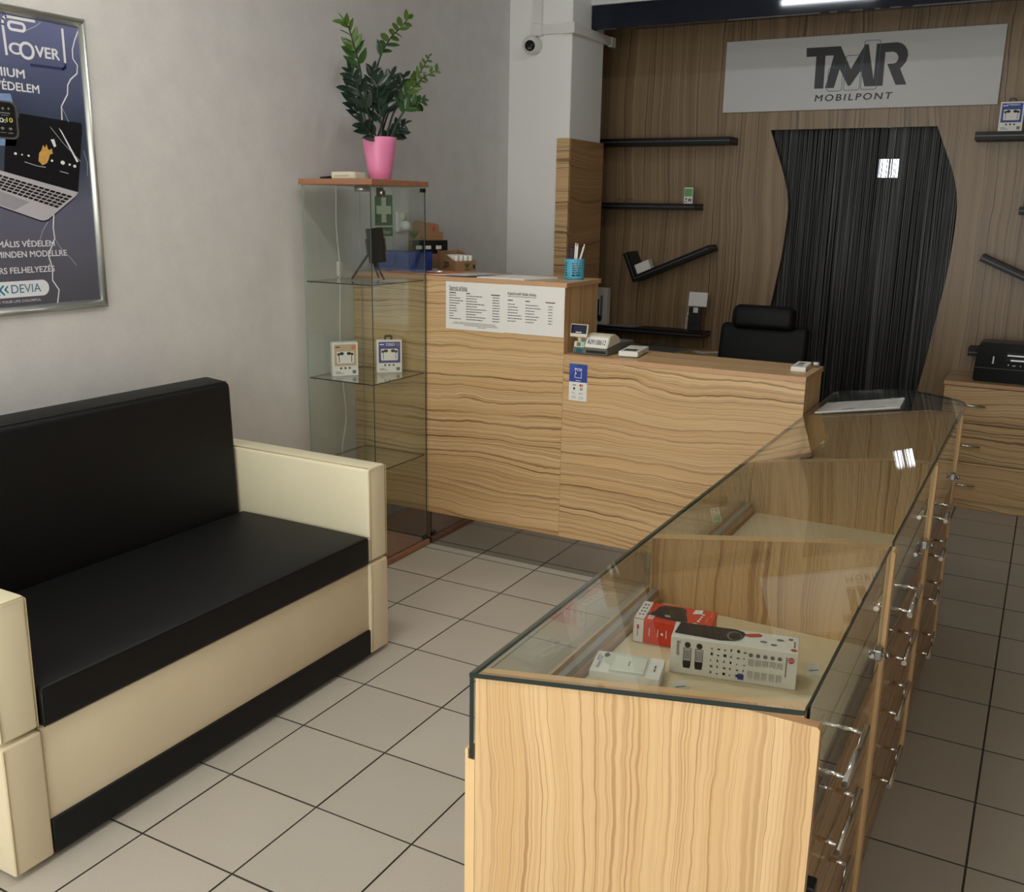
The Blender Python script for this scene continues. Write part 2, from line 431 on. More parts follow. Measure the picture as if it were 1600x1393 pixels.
bm = BM(); box(bm, X0 - .15, X0, Y0, 4.7, -.003, ZC); struct('wall_left', bm, wallpaper)
bm = BM(); box(bm, X1, X1 + .15, Y0, 4.7, -.003, ZC); struct('wall_right', bm, wood_wall)
bm = BM(); box(bm, X0 - .15, X1 + .15, Y0 - .15, 6.8, ZC, ZC + .12); struct('ceiling', bm, ceil_m)
# shop front: wall around a large window
WX0, WX1, WZ0, WZ1 = -.85, 3.05, 0.08, 2.5
bm = BM()
box(bm, X0 - .15, WX0, Y0 - .15, Y0, -.003, ZC); box(bm, WX1, X1 + .15, Y0 - .15, Y0, -.003, ZC)
box(bm, WX0, WX1, Y0 - .15, Y0, WZ1, ZC); box(bm, WX0, WX1, Y0 - .15, Y0, -.003, WZ0)
struct('wall_front', bm, paint)
win = bpy.data.objects.new('window_1', None); COL.objects.link(win); win.location = (1.1, Y0 - .08, 0); win['kind'] = 'structure'
for k, (a, b, c, d) in enumerate(((WX0, WX0 + .06, WZ0, WZ1), (WX1 - .06, WX1, WZ0, WZ1), (.42, .48, WZ0 + .06, WZ1 - .06), (1.72, 1.78, WZ0 + .06, WZ1 - .06), (WX0 + .06, WX1 - .06, WZ0, WZ0 + .06), (WX0 + .06, WX1 - .06, WZ1 - .06, WZ1))):
    bm = BM(); box(bm, a, b, Y0 - .11, Y0 - .05, c, d); obj('window_frame', bm, alu, win)
for a, b in ((WX0 + .06, .42), (.48, 1.72), (1.78, WX1 - .06)):
    bm = BM(); box(bm, a, b, Y0 - .085, Y0 - .079, WZ0 + .06, WZ1 - .06); obj('pane', bm, pane_m, win)

# wood-clad back wall with a wavy doorway
DL = [(.3355, 0.0), (.245, .55), (.30, .86), (.336, .996), (.354, 1.113), (.378, 1.286), (.389, 1.436), (.392, 1.585), (.36, 1.732), (.307, 1.877), (.255, 2.012)]
DR = [(1.14, 0.0), (1.17, .25), (1.219, .544), (1.249, .741), (1.278, .999), (1.301, 1.179), (1.313, 1.355), (1.316, 1.529), (1.306, 1.648), (1.273, 1.766), (1.215, 1.901), (1.167, 2.012)]
DL[0] = (.20, 0.0)
def smooth2(p): return [(v.x, v.y) for v in bezier_pts([(a, b, 0) for a, b in p], 5)]
dl, dr = smooth2(DL), smooth2(DR)
bm = BM()
def wallstrip(side, curve):
    for (xa, za), (xb, zb) in zip(curve, curve[1:]):
        o_ = X0 if side < 0 else X1
        q = [(o_, za), (xa, za), (xb, zb), (o_, zb)]
        for y, flip in ((4.55, side > 0), (4.58, side < 0)):
            v = [bm.verts.new((p[0], y, p[1])) for p in q]
            bm.faces.new(v if not flip else v[::-1])
        v = [bm.verts.new(c) for c in ((xa, 4.55, za), (xa, 4.58, za), (xb, 4.58, zb), (xb, 4.55, zb))]
        bm.faces.new(v)
wallstrip(-1, dl); wallstrip(1, dr)
box(bm, X0, X1, 4.55, 4.58, 2.012, ZC)
bmesh.ops.remove_doubles(bm, verts=bm.verts, dist=1e-5)
back = struct('wall_back', bm, wood_wall)
# storeroom behind the doorway
bm = BM()
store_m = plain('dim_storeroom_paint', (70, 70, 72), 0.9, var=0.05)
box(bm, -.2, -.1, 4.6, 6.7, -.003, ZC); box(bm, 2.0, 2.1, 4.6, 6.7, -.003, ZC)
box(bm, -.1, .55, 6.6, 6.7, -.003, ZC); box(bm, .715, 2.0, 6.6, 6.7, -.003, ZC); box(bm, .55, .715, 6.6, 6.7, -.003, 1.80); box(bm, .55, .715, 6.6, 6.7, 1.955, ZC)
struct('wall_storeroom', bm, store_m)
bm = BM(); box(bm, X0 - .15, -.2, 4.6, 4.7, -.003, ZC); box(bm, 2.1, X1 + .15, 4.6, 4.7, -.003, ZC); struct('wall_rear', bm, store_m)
win2 = bpy.data.objects.new('window_2', None); COL.objects.link(win2); win2.location = (.632, 6.62, 1.80); win2['kind'] = 'structure'
lit = emit('daylit_window', (235, 244, 255), 4.0)
bm = BM(); box(bm, .56, .705, 6.62, 6.63, 1.81, 1.945); obj('pane', bm, lit, win2)
for a, b, c, d in ((.55, .56, 1.80, 1.955), (.705, .715, 1.80, 1.955), (.56, .705, 1.80, 1.81), (.56, .705, 1.945, 1.955), (.628, .637, 1.81, 1.945)):
    bm = BM(); box(bm, a, b, 6.605, 6.64, c, d); obj('window_frame', bm, blk_m, win2)

# column, navy bulkhead
bm = BM(); box(bm, X0, -.612, 3.62, 4.04, -.003, ZC, r=.004, seg=1); struct('column', bm, paint)
bm = BM(); box(bm, -.61, X1, 3.86, 3.885, 2.512, 2.635); box(bm, -.61, X1, 3.885, 4.55, 2.622, 2.635); struct('ceiling_bulkhead', bm, navy)
bm = BM(); box(bm, -.61, X1, 3.845, 4.55, 2.637, ZC); struct('ceiling_drop', bm, ceil_m)
# wood cladding round the column foot
cl = thing('column_cabinet', 'tall wood grain cabinet cladding the foot of the white column', 'cabinet', (-.62, 3.8, 0))
bm = BM(); box(bm, -.676, -.598, 3.596, 3.618, 0, 1.92, faces={'+z': 1}); obj('front_board', bm, [wood_x, edge], cl)
bm = BM(); box(bm, -.610, -.598, 3.619, 4.06, 0, 1.918); dcab = obj('door', bm, [wood('olive_wood_cabinet_door', 'y', (178, 138, 92), (160, 122, 78), (96, 66, 36), seed=5.5), edge], cl)
bm = BM(); tube(bm, [(-.597, 3.955, .872), (-.580, 3.955, .872)], .009, 12); box(bm, -.580, -.577, 3.950, 3.960, .862, .882); obj('lock', bm, chrome, dcab)
bm = BM(); tube(bm, [(-.579, 3.957, .862), (-.572, 3.985, .868), (-.574, 4.0, .878)], .0035, 6); obj('key', bm, chrome, dcab)

# ------------------------------------------------------------------ sofa
sofa = thing('sofa', 'two-tone black and cream leatherette sofa under the framed poster', 'sofa', (-.46, .455, 0))
def armrest(y0, y1, lab=None):
    bm = BM(); box(bm, -.80, -.10, y0, y1, .352, .684, r=.012, seg=3); a = obj('armrest', bm, leather_c, sofa, True)
    bm = BM()
    tube(bm, [(-.0985, y0 + .006, .36), (-.0985, y0 + .004, .676), (-.0985, y0 + .010, .682), (-.0985, y1 - .010, .682), (-.0985, y1 - .004, .676), (-.0985, y1 - .006, .36)], .0016, 6)
    tube(bm, [(-.104, y0 + .006, .6845), (-.79, y0 + .006, .6845)], .0014, 6)
    obj('piping', bm, seam_m, a)
    bm = BM(); box(bm, -.80, -.098, y0 - .001, y1 + .001, .014, .345, r=.008, seg=3); b_ = obj('arm_base', bm, leather_d, sofa, True)
    bm = BM(); tube(bm, [(-.097, y0 + .004, .02), (-.097, y0 + .004, .34)], .0016, 6); obj('piping', bm, seam_m, b_)
armrest(-.276, -.174); armrest(1.083, 1.184)
# seat cushion with a soft crown
bm = BM()
box(bm, -.674, -.094, -.168, 1.079, .346, .448, r=.014, seg=3)
bmesh.ops.subdivide_edges(bm, edges=[e for e in bm.edges if e.calc_length() > .3], cuts=8, use_grid_fill=True)
for v in bm.verts:
    if v.co.z > .44:
        fx = (v.co.x + .674) / .580; fy = (v.co.y + .168) / 1.247
        v.co.z += .012 * (4 * fx * (1 - fx)) ** .6 * (4 * fy * (1 - fy)) ** .4 if 0 < fx < 1 and 0 < fy < 1 else 0
sc_ = obj('seat_cushion', bm, leather_b, sofa, True)
bm = BM(); tube(bm, [(-.0955, -.166, .352), (-.0955, -.166, .440)], .0022, 6); tube(bm, [(-.098, -.164, .447), (-.098, 1.075, .447)], .0012, 6); obj('piping', bm, blk_m, sc_)
bm = BM()
prof = [(-.679, .352), (-.697, .925), (-.818, .935), (-.822, .352)]
prism(bm, prof, 'y', -.270, 1.079); bmesh.ops.bevel(bm, geom=list(bm.edges), offset=.022, segments=4, profile=.5, affect='EDGES')
bk = obj('backrest', bm, leather_b, sofa, True)
bm = BM(); tube(bm, [(-.704, -.25, .926), (-.704, 1.06, .926)], .0018, 6); obj('piping', bm, blk_m, bk)
bm = BM(); box(bm, -.14, -.107, -.170, 1.081, .100, .344, r=.004, seg=2); obj('front_panel', bm, leather_d, sofa, True)
bm = BM(); box(bm, -.14, -.0985, -.1715, 1.081, .013, .106, r=.006, seg=2); obj('kick_board', bm, leather_b, sofa, True)
bm = BM(); box(bm, -.82, -.142, -.170, 1.081, .03, .343); obj('frame', bm, blk_m, sofa)
for x in (-.76, -.20):
    for y in (-.22, 1.13):
        bm = BM(); tube(bm, [(x, y, .0005), (x, y, .03)], .022, 14); obj('foot', bm, blk, sofa)

# ------------------------------------------------------------------ framed poster on the left wall
pos = thing('framed_poster', 'storm-blue poster with laptop and lightning in an aluminium frame above the sofa', 'poster', (-.999, .5, 1.19))
PY0, PY1, PZ0, PZ1 = .165, .8188, 1.1925, 2.1035
def rail(y0, z0, y1, z1, name='frame_rail'):
    # rounded aluminium profile with mitred ends
    bm = BM(); n = 7; W = .027
    dv = Vector((0, y1 - y0, z1 - z0)); L = dv.length; dv.normalize(); inn = Vector((0, -dv.z, dv.y))
    ra, rb = [], []
    for k in range(n + 1):
        t = k / n; w = t * W; h = .004 + .012 * math.sin(math.pi * (.12 + .76 * t))
        c = inn * w; ra.append(bm.verts.new(Vector((-.997 + h, y0, z0)) + c + dv * w)); rb.append(bm.verts.new(Vector((-.997 + h, y0, z0)) + c + dv * (L - w)))
    base = [bm.verts.new(Vector((-.999, y0, z0))), bm.verts.new(Vector((-.999, y0, z0)) + dv * L), bm.verts.new(Vector((-.999, y0, z0)) + inn * W + dv * W), bm.verts.new(Vector((-.999, y0, z0)) + inn * W + dv * (L - W))]
    for a, b in zip(range(n), range(1, n + 1)): bm.faces.new((ra[a], ra[b], rb[b], rb[a])).smooth = True
    bm.faces.new((base[0], ra[0], rb[0], base[1])); bm.faces.new((ra[n], base[2], base[3], rb[n]))
    bm.faces.new([base[0]] + [base[2]] + ra[::-1]); bm.faces.new([base[1]] + rb + [base[3]])
    bmesh.ops.recalc_face_normals(bm, faces=bm.faces)
    obj(name, bm, alu, pos)
rail(PY0, PZ0, PY1, PZ0); rail(PY1, PZ0, PY1, PZ1); rail(PY1, PZ1, PY0, PZ1); rail(PY0, PZ1, PY0, PZ0)
def sky_mat():
    m, nt, b = mat_new('storm_sky_print')
    tc = N(nt, 'ShaderNodeTexCoord'); sx = N(nt, 'ShaderNodeSeparateXYZ'); nt.links.new(tc.outputs['Object'], sx.inputs[0])
    nz = N(nt, 'ShaderNodeTexNoise'); nz.inputs['Scale'].default_value = 5; nz.inputs['Detail'].default_value = 4; nt.links.new(tc.outputs['Object'], nz.inputs['Vector'])
    f = math_n(nt, 'DIVIDE', math_n(nt, 'SUBTRACT', sx.outputs[2], PZ0), PZ1 - PZ0)
    f = math_n(nt, 'ADD', f, math_n(nt, 'MULTIPLY', math_n(nt, 'SUBTRACT', nz.outputs['Fac'], .5), .16))
    cr_ = N(nt, 'ShaderNodeValToRGB'); nt.links.new(f, cr_.inputs[0]); e = cr_.color_ramp.elements
    e[0].position = 0; e[0].color = lin((82, 82, 92)); e[1].position = 1; e[1].color = lin((112, 118, 158))
    for p, c in ((.2, (98, 98, 112)), (.36, (102, 104, 124)), (.5, (66, 74, 90)), (.66, (58, 68, 88)), (.82, (88, 94, 126))):
        q = e.new(p); q.color = lin(c)
    nt.links.new(cr_.outputs[0], b.inputs['Base Color']); b.inputs['Roughness'].default_value = .3
    return m
bm = BM(); box(bm, -.9985, -.992, PY0 + .02, PY1 - .02, PZ0 + .02, PZ1 - .02); obj('poster_sheet', bm, sky_mat(), pos)
PO, PU, PV = (-.992, 0, 0), (0, 1, 0), (0, 0, 1)
def pp(name, mat, polys, lvl=1): return prints(name, mat, PO, PU, PV, polys, pos, eps=.0004 * lvl)
def clipu(p): return p
pp('lightning_print', pr_white, STROKE([(.7930, 2.0669), (.7765, 2.0355), (.7651, 2.0067), (.7643, 1.9793), (.7792, 1.9606), (.7745, 1.9359), (.7492, 1.9158), (.7368, 1.8972), (.733, 1.8693), (.7068, 1.8306), (.7046, 1.7907)], .0042), 3)
pp('lightning_print', pr_white, STROKE([(.6431, 1.4957), (.6367, 1.4567), (.6386, 1.4231), (.6101, 1.3714), (.6206, 1.3297), (.6165, 1.292), (.6371, 1.2602), (.6268, 1.2190)], .0042), 3)
pp('lightning_print', pr_white, STROKE([(.60, 2.035), (.64, 2.055), (.66, 2.07)], .001), 3)
pp('lightning_print', pr_white, STROKE([(.6386, 1.4231), (.655, 1.395), (.69, 1.36), (.71, 1.335)], .001), 3)
pp('lightning_print', pr_white, STROKE([(.62, 1.475), (.60, 1.45), (.575, 1.40)], .001), 3)
pp('lightning_print', pr_white, STROKE([(.7068, 1.8306), (.722, 1.80), (.728, 1.785)], .001), 3)
pp('lightning_print', pr_white, STROKE([(.775, 1.70), (.785, 1.66), (.782, 1.62)], .001), 3)
logo_w = pr_white
pp('phone_outline_print', logo_w, STROKE([(.5358, 1.962), (.5325, 2.045), (.5345, 2.060), (.5449, 2.0686), (.6391, 2.0694)], .008), 2)
pp('phone_outline_print', logo_w, STROKE([(.7349, 2.0614), (.7349, 1.9653)], .008), 2)
pp('phone_outline_print', logo_w, STROKE([(.50, 2.022), (.515, 2.022)], .010), 2)
pp('phone_shadow_print', pr_navy, STROKE([(.7349, 1.957), (.7335, 1.948), (.7252, 1.9437), (.6131, 1.9415)], .008), 2)
ring_o = RR(.547, 2.031, .608, 2.060, .0135, 6); ring_i = RR(.556, 2.039, .599, 2.052, .006, 6)
pp('phone_camera_print', logo_w, [[ring_o[i], ring_o[(i + 1) % len(ring_o)], ring_i[(i + 1) % len(ring_o)], ring_i[i]] for i in range(len(ring_o))], 2)
T1 = dict(O=PO, U=PU, V=PV, parent=pos)
text('logo_lettering', 'C', pr_white, u0=.546, v0=1.966, w=.035, h=.032, bold=.03, eps=.0009, **T1)
text('logo_lettering', 'O', pr_white, u0=.579, v0=1.956, w=.050, h=.050, bold=.02, eps=.0009, **T1)
text('logo_lettering', 'VER', pr_white, u0=.633, v0=1.968, w=.083, h=.031, bold=.03, eps=.0009, **T1)
text('slogan_lettering', 'PRÉMIUM', pr_white, u0=.588, v0=1.8995, w=.168, h=.031, bold=.022, eps=.0009, align='RIGHT', **T1)
text('slogan_lettering', 'VÉDELEM', pr_white, u0=.633, v0=1.861, w=.147, h=.030, bold=.022, eps=.0009, align='RIGHT', **T1)
text('slogan_lettering', 'MAXIMÁLIS VÉDELEM', pr_white, u0=.6355, v0=1.3995, w=.262, h=.023, bold=.02, eps=.0016, align='RIGHT', **T1)
text('slogan_lettering', 'MINDEN MODELLRE', pr_white, u0=.677, v0=1.368, w=.243, h=.0185, bold=.02, eps=.0016, align='RIGHT', **T1)
text('slogan_lettering', 'GYORS FELHELYEZÉS', pr_white, u0=.627, v0=1.3198, w=.248, h=.023, bold=.02, eps=.0016, align='RIGHT', **T1)
# watch picture
strap_m = plain('blue_woven_strap_print', (122, 150, 192), .6, var=.25, vscale=160)
pp('watch_strap_print', strap_m, [[(.455, 1.845), (.535, 1.851), (.541, 1.824), (.455, 1.820)]], 2)
pp('watch_strap_print', strap_m, [[(.455, 1.722), (.5423, 1.7243), (.5357, 1.6999), (.455, 1.698)]], 2)
pp('watch_case_print', grey_line, [RR(.43, 1.719, .551, 1.8285, .022, 5), R(.549, 1.785, .556, 1.800)], 3)
pp('watch_screen_print', blk, [RR(.435, 1.724, .544, 1.824, .018, 5)], 4)
text('watch_time', '10:', pr_white, u0=.5095, v0=1.766, w=.031, h=.0125, eps=.0022, align='RIGHT', bold=.02, **T1)
text('watch_time', '10', plain('yellow_print', (226, 214, 120), .5, var=.03), u0=.5325, v0=1.768, w=.020, h=.0125, eps=.0022, align='RIGHT', bold=.02, **T1)
pp('watch_icons', ink_g, [ELL(.504, 1.806, .004), ELL(.523, 1.807, .0035), R(.49, 1.792, .526, 1.795), R(.497, 1.786, .522, 1.788), ELL(.497, 1.749, .006, .004), ELL(.523, 1.749, .006, .004), R(.488, 1.736, .508, 1.738), R(.515, 1.735, .530, 1.738)], 5)
# laptop picture
pp('laptop_screen_print', plain('black_screen_print', (20, 21, 26), .35, var=.3, vscale=8), [[(.488, 1.6236), (.741, 1.5700), (.7779, 1.776), (.774, 1.785), (.767, 1.7855), (.55, 1.797), (.515, 1.79)]], 2)
pp('laptop_deck_print', plain('silver_print', (186, 184, 192), .4, var=.05), [[(.47, 1.628), (.488, 1.6236), (.741, 1.5677), (.7283, 1.5543), (.622, 1.483), (.607, 1.4791), (.595, 1.480), (.4588, 1.5235), (.40, 1.545), (.40, 1.63)]], 2)
pp('laptop_edge_print', blk, STROKE([(.7283, 1.5523), (.622, 1.480), (.607, 1.4765), (.595, 1.478), (.4588, 1.521)], .003), 2)
kq = [Vector((.425, 1.627, 0)), Vector((.7216, 1.5562, 0)), Vector((.658, 1.5163, 0)), Vector((.40, 1.590, 0))]
keys = []
for r_ in range(5):
    for c_ in range(15):
        def at_(u, v):
            p = kq[0].lerp(kq[1], u).lerp(kq[3].lerp(kq[2], u), v); return (p.x, p.y)
        a, b, c, d = c_ / 15 + .006, (c_ + 1) / 15 - .006, r_ / 5 + .03, (r_ + 1) / 5 - .03
        keys.append([at_(a, c), at_(b, c), at_(b, d), at_(a, d)])
pp('laptop_keys_print', blk, keys, 3)
pp('laptop_touchpad_print', plain('grey_print', (158, 156, 166), .4, var=.04), [[(.435, 1.577), (.5635, 1.5353), (.5103, 1.5105), (.415, 1.541)]], 3)
pp('screen_lights_print', pr_white, [ELL(a, b, r_, r_ * .8, 10) for a, b, r_ in ((.5315, 1.678, .005), (.553, 1.676, .003), (.575, 1.674, .004), (.6362, 1.6653, .006), (.655, 1.663, .0045), (.6932, 1.6589, .008), (.718, 1.654, .0045), (.7362, 1.6498, .006))] + STROKE([(.56, 1.655), (.60, 1.645), (.63, 1.642)], .0012) + STROKE([(.68, 1.632), (.71, 1.626)], .0015) + STROKE([(.66, 1.765), (.70, 1.72), (.76, 1.665)], .001), 3)
pp('screen_figure_print', plain('gold_print', (206, 160, 84), .5, var=.3, vscale=90), [[(.607, 1.66), (.612, 1.684), (.6205, 1.692), (.628, 1.709), (.6345, 1.700), (.640, 1.712), (.646, 1.694), (.658, 1.700), (.660, 1.684), (.650, 1.682), (.645, 1.670), (.636, 1.655), (.620, 1.648)]], 4)
pp('screen_flag_print', pr_white, [[(.657, 1.727), (.670, 1.729), (.675, 1.708), (.667, 1.704)], [(.69, 1.765), (.70, 1.755), (.752, 1.665), (.745, 1.662)]], 3)
# brand pill
pp('brand_pill', pr_white, [RR(.36, 1.2465, .602, 1.296, .0245, 8)], 2)
text('brand_lettering', 'DEVIA', plain('teal_print', (48, 118, 146), .5, var=.03), u0=.4705, v0=1.2592, w=.102, h=.0262, eps=.0013, **T1)
pp('brand_mark', plain('teal_mark_print', (52, 138, 168), .5, var=.05), STROKE([(.445, 1.284), (.432, 1.272), (.446, 1.257)], .006) + STROKE([(.459, 1.282), (.450, 1.272), (.459, 1.263)], .005) + STROKE([(.43, 1.288), (.415, 1.272), (.43, 1.256)], .006), 3)
text('brand_tagline', 'MAKE YOUR LIFE COLORFUL', pr_white, u0=.5695, v0=1.2308, w=.172, h=.0075, eps=.0009, align='RIGHT', **T1)

# ------------------------------------------------------------------ tall glass display cabinet
CX0, CX1, CY0, CY1 = -.955, -.578, 1.768, 2.172
cab = thing('glass_cabinet', 'tall square glass display cabinet with brown wood top and base beside the sofa', 'cabinet', (-.766, 1.97, 0))
bm = BM(); box(bm, CX0, CX1, CY0, CY1, 1.622, 1.645, r=.0015, seg=1); obj('top_board', bm, beech, cab)
bm = BM(); box(bm, CX0, CX1, CY0, CY1, .004, .026, r=.0015, seg=1); obj('base_board', bm, beech, cab)
g0, g1 = .0262, 1.6215
def pane(name, x0, x1, y0, y1, z0, z1, parent, edges, em=glass_edge_l, pm=pane_m):
    bm = BM(); box(bm, x0, x1, y0, y1, z0, z1, faces={k: 1 for k in edges}); return obj(name, bm, [pm, em], parent)
pane('pane', CX0 + .012, CX1 - .016, CY0 + .008, CY0 + .012, g0, g1, cab, ('-x', '+x', '+z', '-z'))
pane('pane', CX0 + .012, CX1 - .016, CY1 - .012, CY1 - .008, g0, g1, cab, ('-x', '+x', '+z', '-z'))
pane('pane', CX0 + .012, CX0 + .016, CY0 + .0125, CY1 - .0125, g0, g1, cab, ('-y', '+y', '+z', '-z'))
dr_ = pane('door', CX1 - .0145, CX1 - .0105, CY0 + .008, CY1 - .010, g0 + .004, g1 - .004, cab, ('-y', '+y', '+z', '-z'), em=glass_edge_d)
for z in (g1 - .022, g0 + .008):
    bm = BM(); box(bm, CX1 - .018, CX1 - .007, CY1 - .042, CY1 - .012, z, z + .016); obj('hinge', bm, blk, dr_)
bm = BM(); tube(bm, [(CX1 - .022, CY0 + .085, 1.592), (CX1 - .004, CY0 + .085, 1.592)], .011, 16); box(bm, CX1 - .0225, CX1 - .0150, CY0 + .050, CY0 + .098, 1.578, 1.612)
obj('lock', bm, steel, dr_)
for z in (1.228, .816, .436):
    s_ = pane('shelf', CX0 + .018, CX1 - .020, CY0 + .014, CY1 - .014, z - .005, z, cab, ('-x', '+x', '-y', '+y'), em=glass_edge_d)
    for x in (CX0 + .04, CX1 - .03):
        for y in (CY0 + .013, CY1 - .019):
            bm = BM(); tube(bm, [(x, y, z - .008), (x, y + .006, z - .008)], .0025, 6); obj('shelf_pin', bm, chrome, s_)
bm = BM(); lathe(bm, (-.745, 1.925, 1.598), [(.0, 0), (.030, 0), (.033, .004), (.033, .0235)], 24); obj('lamp', bm, steel, cab)
cable = tag(thing('lamp_cable', 'thin white cable hanging down behind the glass cabinet', 'cable', (-.975, 2.06, .1)), None)
bm = BM(); tube(bm, bezier_pts([(-.975, 2.045, 1.64), (-.975, 2.040, 1.60), (-.975, 2.035, 1.45), (-.975, 2.050, 1.30), (-.975, 2.050, 1.18), (-.975, 2.040, .945), (-.975, 2.055, .74), (-.975, 2.070, .58), (-.975, 2.035, .42), (-.975, 2.05, .2), (-.975, 2.05, .01)], 6), .0034, 8); obj('cord', bm, plastic_w, cable)
bm = BM(); box(bm, -.984, -.966, 2.037, 2.063, 1.232, 1.297, r=.004); obj('switch', bm, plastic_w, cable)

# small things on the cabinet
bm = BM(); prism(bm, [(-.835, 1.835), (-.745, 1.835), (-.725, 1.855), (-.725, 1.925), (-.835, 1.925)], 'z', 1.6456, 1.674); bmesh.ops.bevel(bm, geom=list(bm.edges), offset=.003, segments=2, affect='EDGES')
gad = thing('adapter_box', 'small ivory plastic box lying on top of the glass cabinet', 'box', (-.78, 1.88, 1.6456)); obj('case', bm, plastic_off, gad)
bm = BM(); box(bm, -.8345 + .02, -.745, 1.8335, 1.8348, 1.658, 1.6592); obj('seam', bm, ink_g, gad)
bm = BM(); tube(bm, bezier_pts([(-.86, 1.80, 1.649), (-.87, 1.83, 1.652), (-.85, 1.86, 1.656), (-.84, 1.825, 1.651), (-.87, 1.81, 1.6505), (-.88, 1.85, 1.6495), (-.842, 1.88, 1.6495)], 6), .0030, 8)
tag(obj('black_cord', bm, blk_m), 'short black cord curled beside the ivory box on the cabinet', 'cord')

# ------------------------------------------------------------------ potted plant
PX, PYc = -.72, 2.017
plant = thing('potted_plant', 'glossy green plant with arching leafy stems in a pink pot on the glass cabinet', 'plant', (PX, PYc, 1.6455))
pink = plain('pink_glazed_pot', (240, 140, 186), .3, var=.03, vscale=5)
bm = BM(); lathe(bm, (PX, PYc, 1.6457), [(.0, 0), (.043, 0), (.047, .004), (.052, .04), (.060, .09), (.068, .14), (.0715, .172), (.069, .174), (.066, .168), (.062, .150)], 40); obj('pot', bm, pink, plant)
bm = BM(); lathe(bm, (PX, PYc, 1.782), [(.0, 0), (.0600, 0), (.0605, .012), (.0, .016)], 24); obj('soil', bm, plain('dark_soil', (52, 40, 32), .95, var=.3, vscale=80, bump=.8, bscale=120), plant)
leaf_m = [plain('young_leaf', (78, 108, 36), .35, var=.25, vscale=30), plain('mid_leaf', (52, 84, 40), .32, var=.25, vscale=30), plain('dark_leaf', (34, 54, 42), .28, var=.25, vscale=30)]
stem_m = plain('plant_stem', (48, 62, 40), .5, var=.2, vscale=40)
def leaf_mesh(m, k):
    bm = BM(); n = 5; W = .21
    L, Cn, Rr_ = [], [], []
    for i in range(n + 1):
        t = i / n; w = W * (math.sin(math.pi * min(1, t * .92 + .04)) ** .75) * (1.15 - .35 * t); 
        if i == n: w = .0
        zc = -.10 * t * t; Cn.append(bm.verts.new((0, t, zc)))
        if 0 < i < n: L.append(bm.verts.new((-w, t - .02, zc + .06))); Rr_.append(bm.verts.new((w, t - .02, zc + .06)))
    for side, A in ((1, Rr_), (-1, L)):
        for i in range(n):
            q = [Cn[i], Cn[i + 1]] + ([A[i]] if i < n - 1 else []) + ([A[i - 1]] if i > 0 else [])
            f = bm.faces.new(q if side < 0 else q[::-1]); f.smooth = True
    me = bpy.data.meshes.new('leaf'); bm.to_mesh(me); bm.free(); me.materials.append(m); return me
leaf_me = [leaf_mesh(m, i) for i, m in enumerate(leaf_m)]
STEMS = {
 'tall_left': ([(-.74, 1.975, 1.79), (-.74, 1.941, 1.899), (-.74, 1.929, 2.027), (-.74, 1.922, 2.073), (-.74, 1.899, 2.131), (-.74, 1.881, 2.166), (-.74, 1.854, 2.219), (-.74, 1.822, 2.243)], 13, .44, .076, 0, 1),
 'tall_mid': ([(-.78, 2.03, 1.79), (-.78, 2.055, 1.931), (-.78, 2.079, 2.062), (-.78, 2.098, 2.124), (-.78, 2.135, 2.181), (-.78, 2.195, 2.242), (-.78, 2.255, 2.283), (-.78, 2.318, 2.332)], 13, .50, .078, 0, 1),
 'right_long': ([(-.70, 2.040, 1.79), (-.70, 2.08, 1.906), (-.70, 2.158, 1.982), (-.70, 2.242, 2.04), (-.70, 2.321, 2.09), (-.70, 2.43, 2.134)], 19, .30, .058, 0, 1),
 'right_up': ([(-.75, 2.05, 1.79), (-.77, 2.16, 1.94), (-.78, 2.312, 2.051), (-.78, 2.399, 2.115), (-.78, 2.483, 2.199)], 17, .36, .052, 0, 1),
 'right_low': ([(-.68, 2.03, 1.79), (-.66, 2.078, 1.897), (-.66, 2.138, 1.946), (-.66, 2.20, 1.965), (-.66, 2.26, 1.985)], 13, .35, .066, 1, 1),
 'center': ([(-.72, 2.02, 1.79), (-.72, 2.054, 1.928), (-.72, 2.081, 2.011), (-.72, 2.110, 2.07)], 13, .30, .078, 2, 2),
 'centre_tall': ([(-.76, 2.03, 1.79), (-.76, 2.116, 1.919), (-.76, 2.176, 1.998), (-.76, 2.26, 2.085)], 13, .30, .078, 2, 2),
 'dark_left': ([(-.70, 1.985, 1.79), (-.70, 1.905, 1.92), (-.70, 1.845, 2.00), (-.70, 1.81, 2.05)], 13, .28, .076, 2, 2),
 'dark_left_low': ([(-.76, 1.99, 1.79), (-.78, 1.97, 1.91), (-.78, 1.935, 1.97), (-.78, 1.90, 2.01)], 12, .25, .080, 2, 2),
 'mid_dark': ([(-.75, 2.0, 1.79), (-.75, 1.99, 1.925), (-.75, 2.002, 2.012), (-.75, 2.022, 2.085)], 13, .30, .076, 2, 1),
 'mid_dark_low': ([(-.69, 2.0, 1.79), (-.69, 1.984, 1.902), (-.69, 1.966, 1.988), (-.69, 1.985, 2.04)], 12, .25, .080, 2, 2),
 'low_left': ([(-.69, 1.985, 1.79), (-.70, 1.92, 1.837), (-.70, 1.875, 1.866)], 8, .25, .070, 2, 2),
 'low_right': ([(-.69, 2.04, 1.79), (-.70, 2.11, 1.845), (-.70, 2.18, 1.885)], 9, .25, .070, 2, 2),
 'low_right_flat': ([(-.71, 2.04, 1.79), (-.72, 2.12, 1.835), (-.72, 2.19, 1.845)], 8, .25, .074, 2, 2),
}
VIEW = Vector((.58, -.80, .0))
rp = random.Random(11)
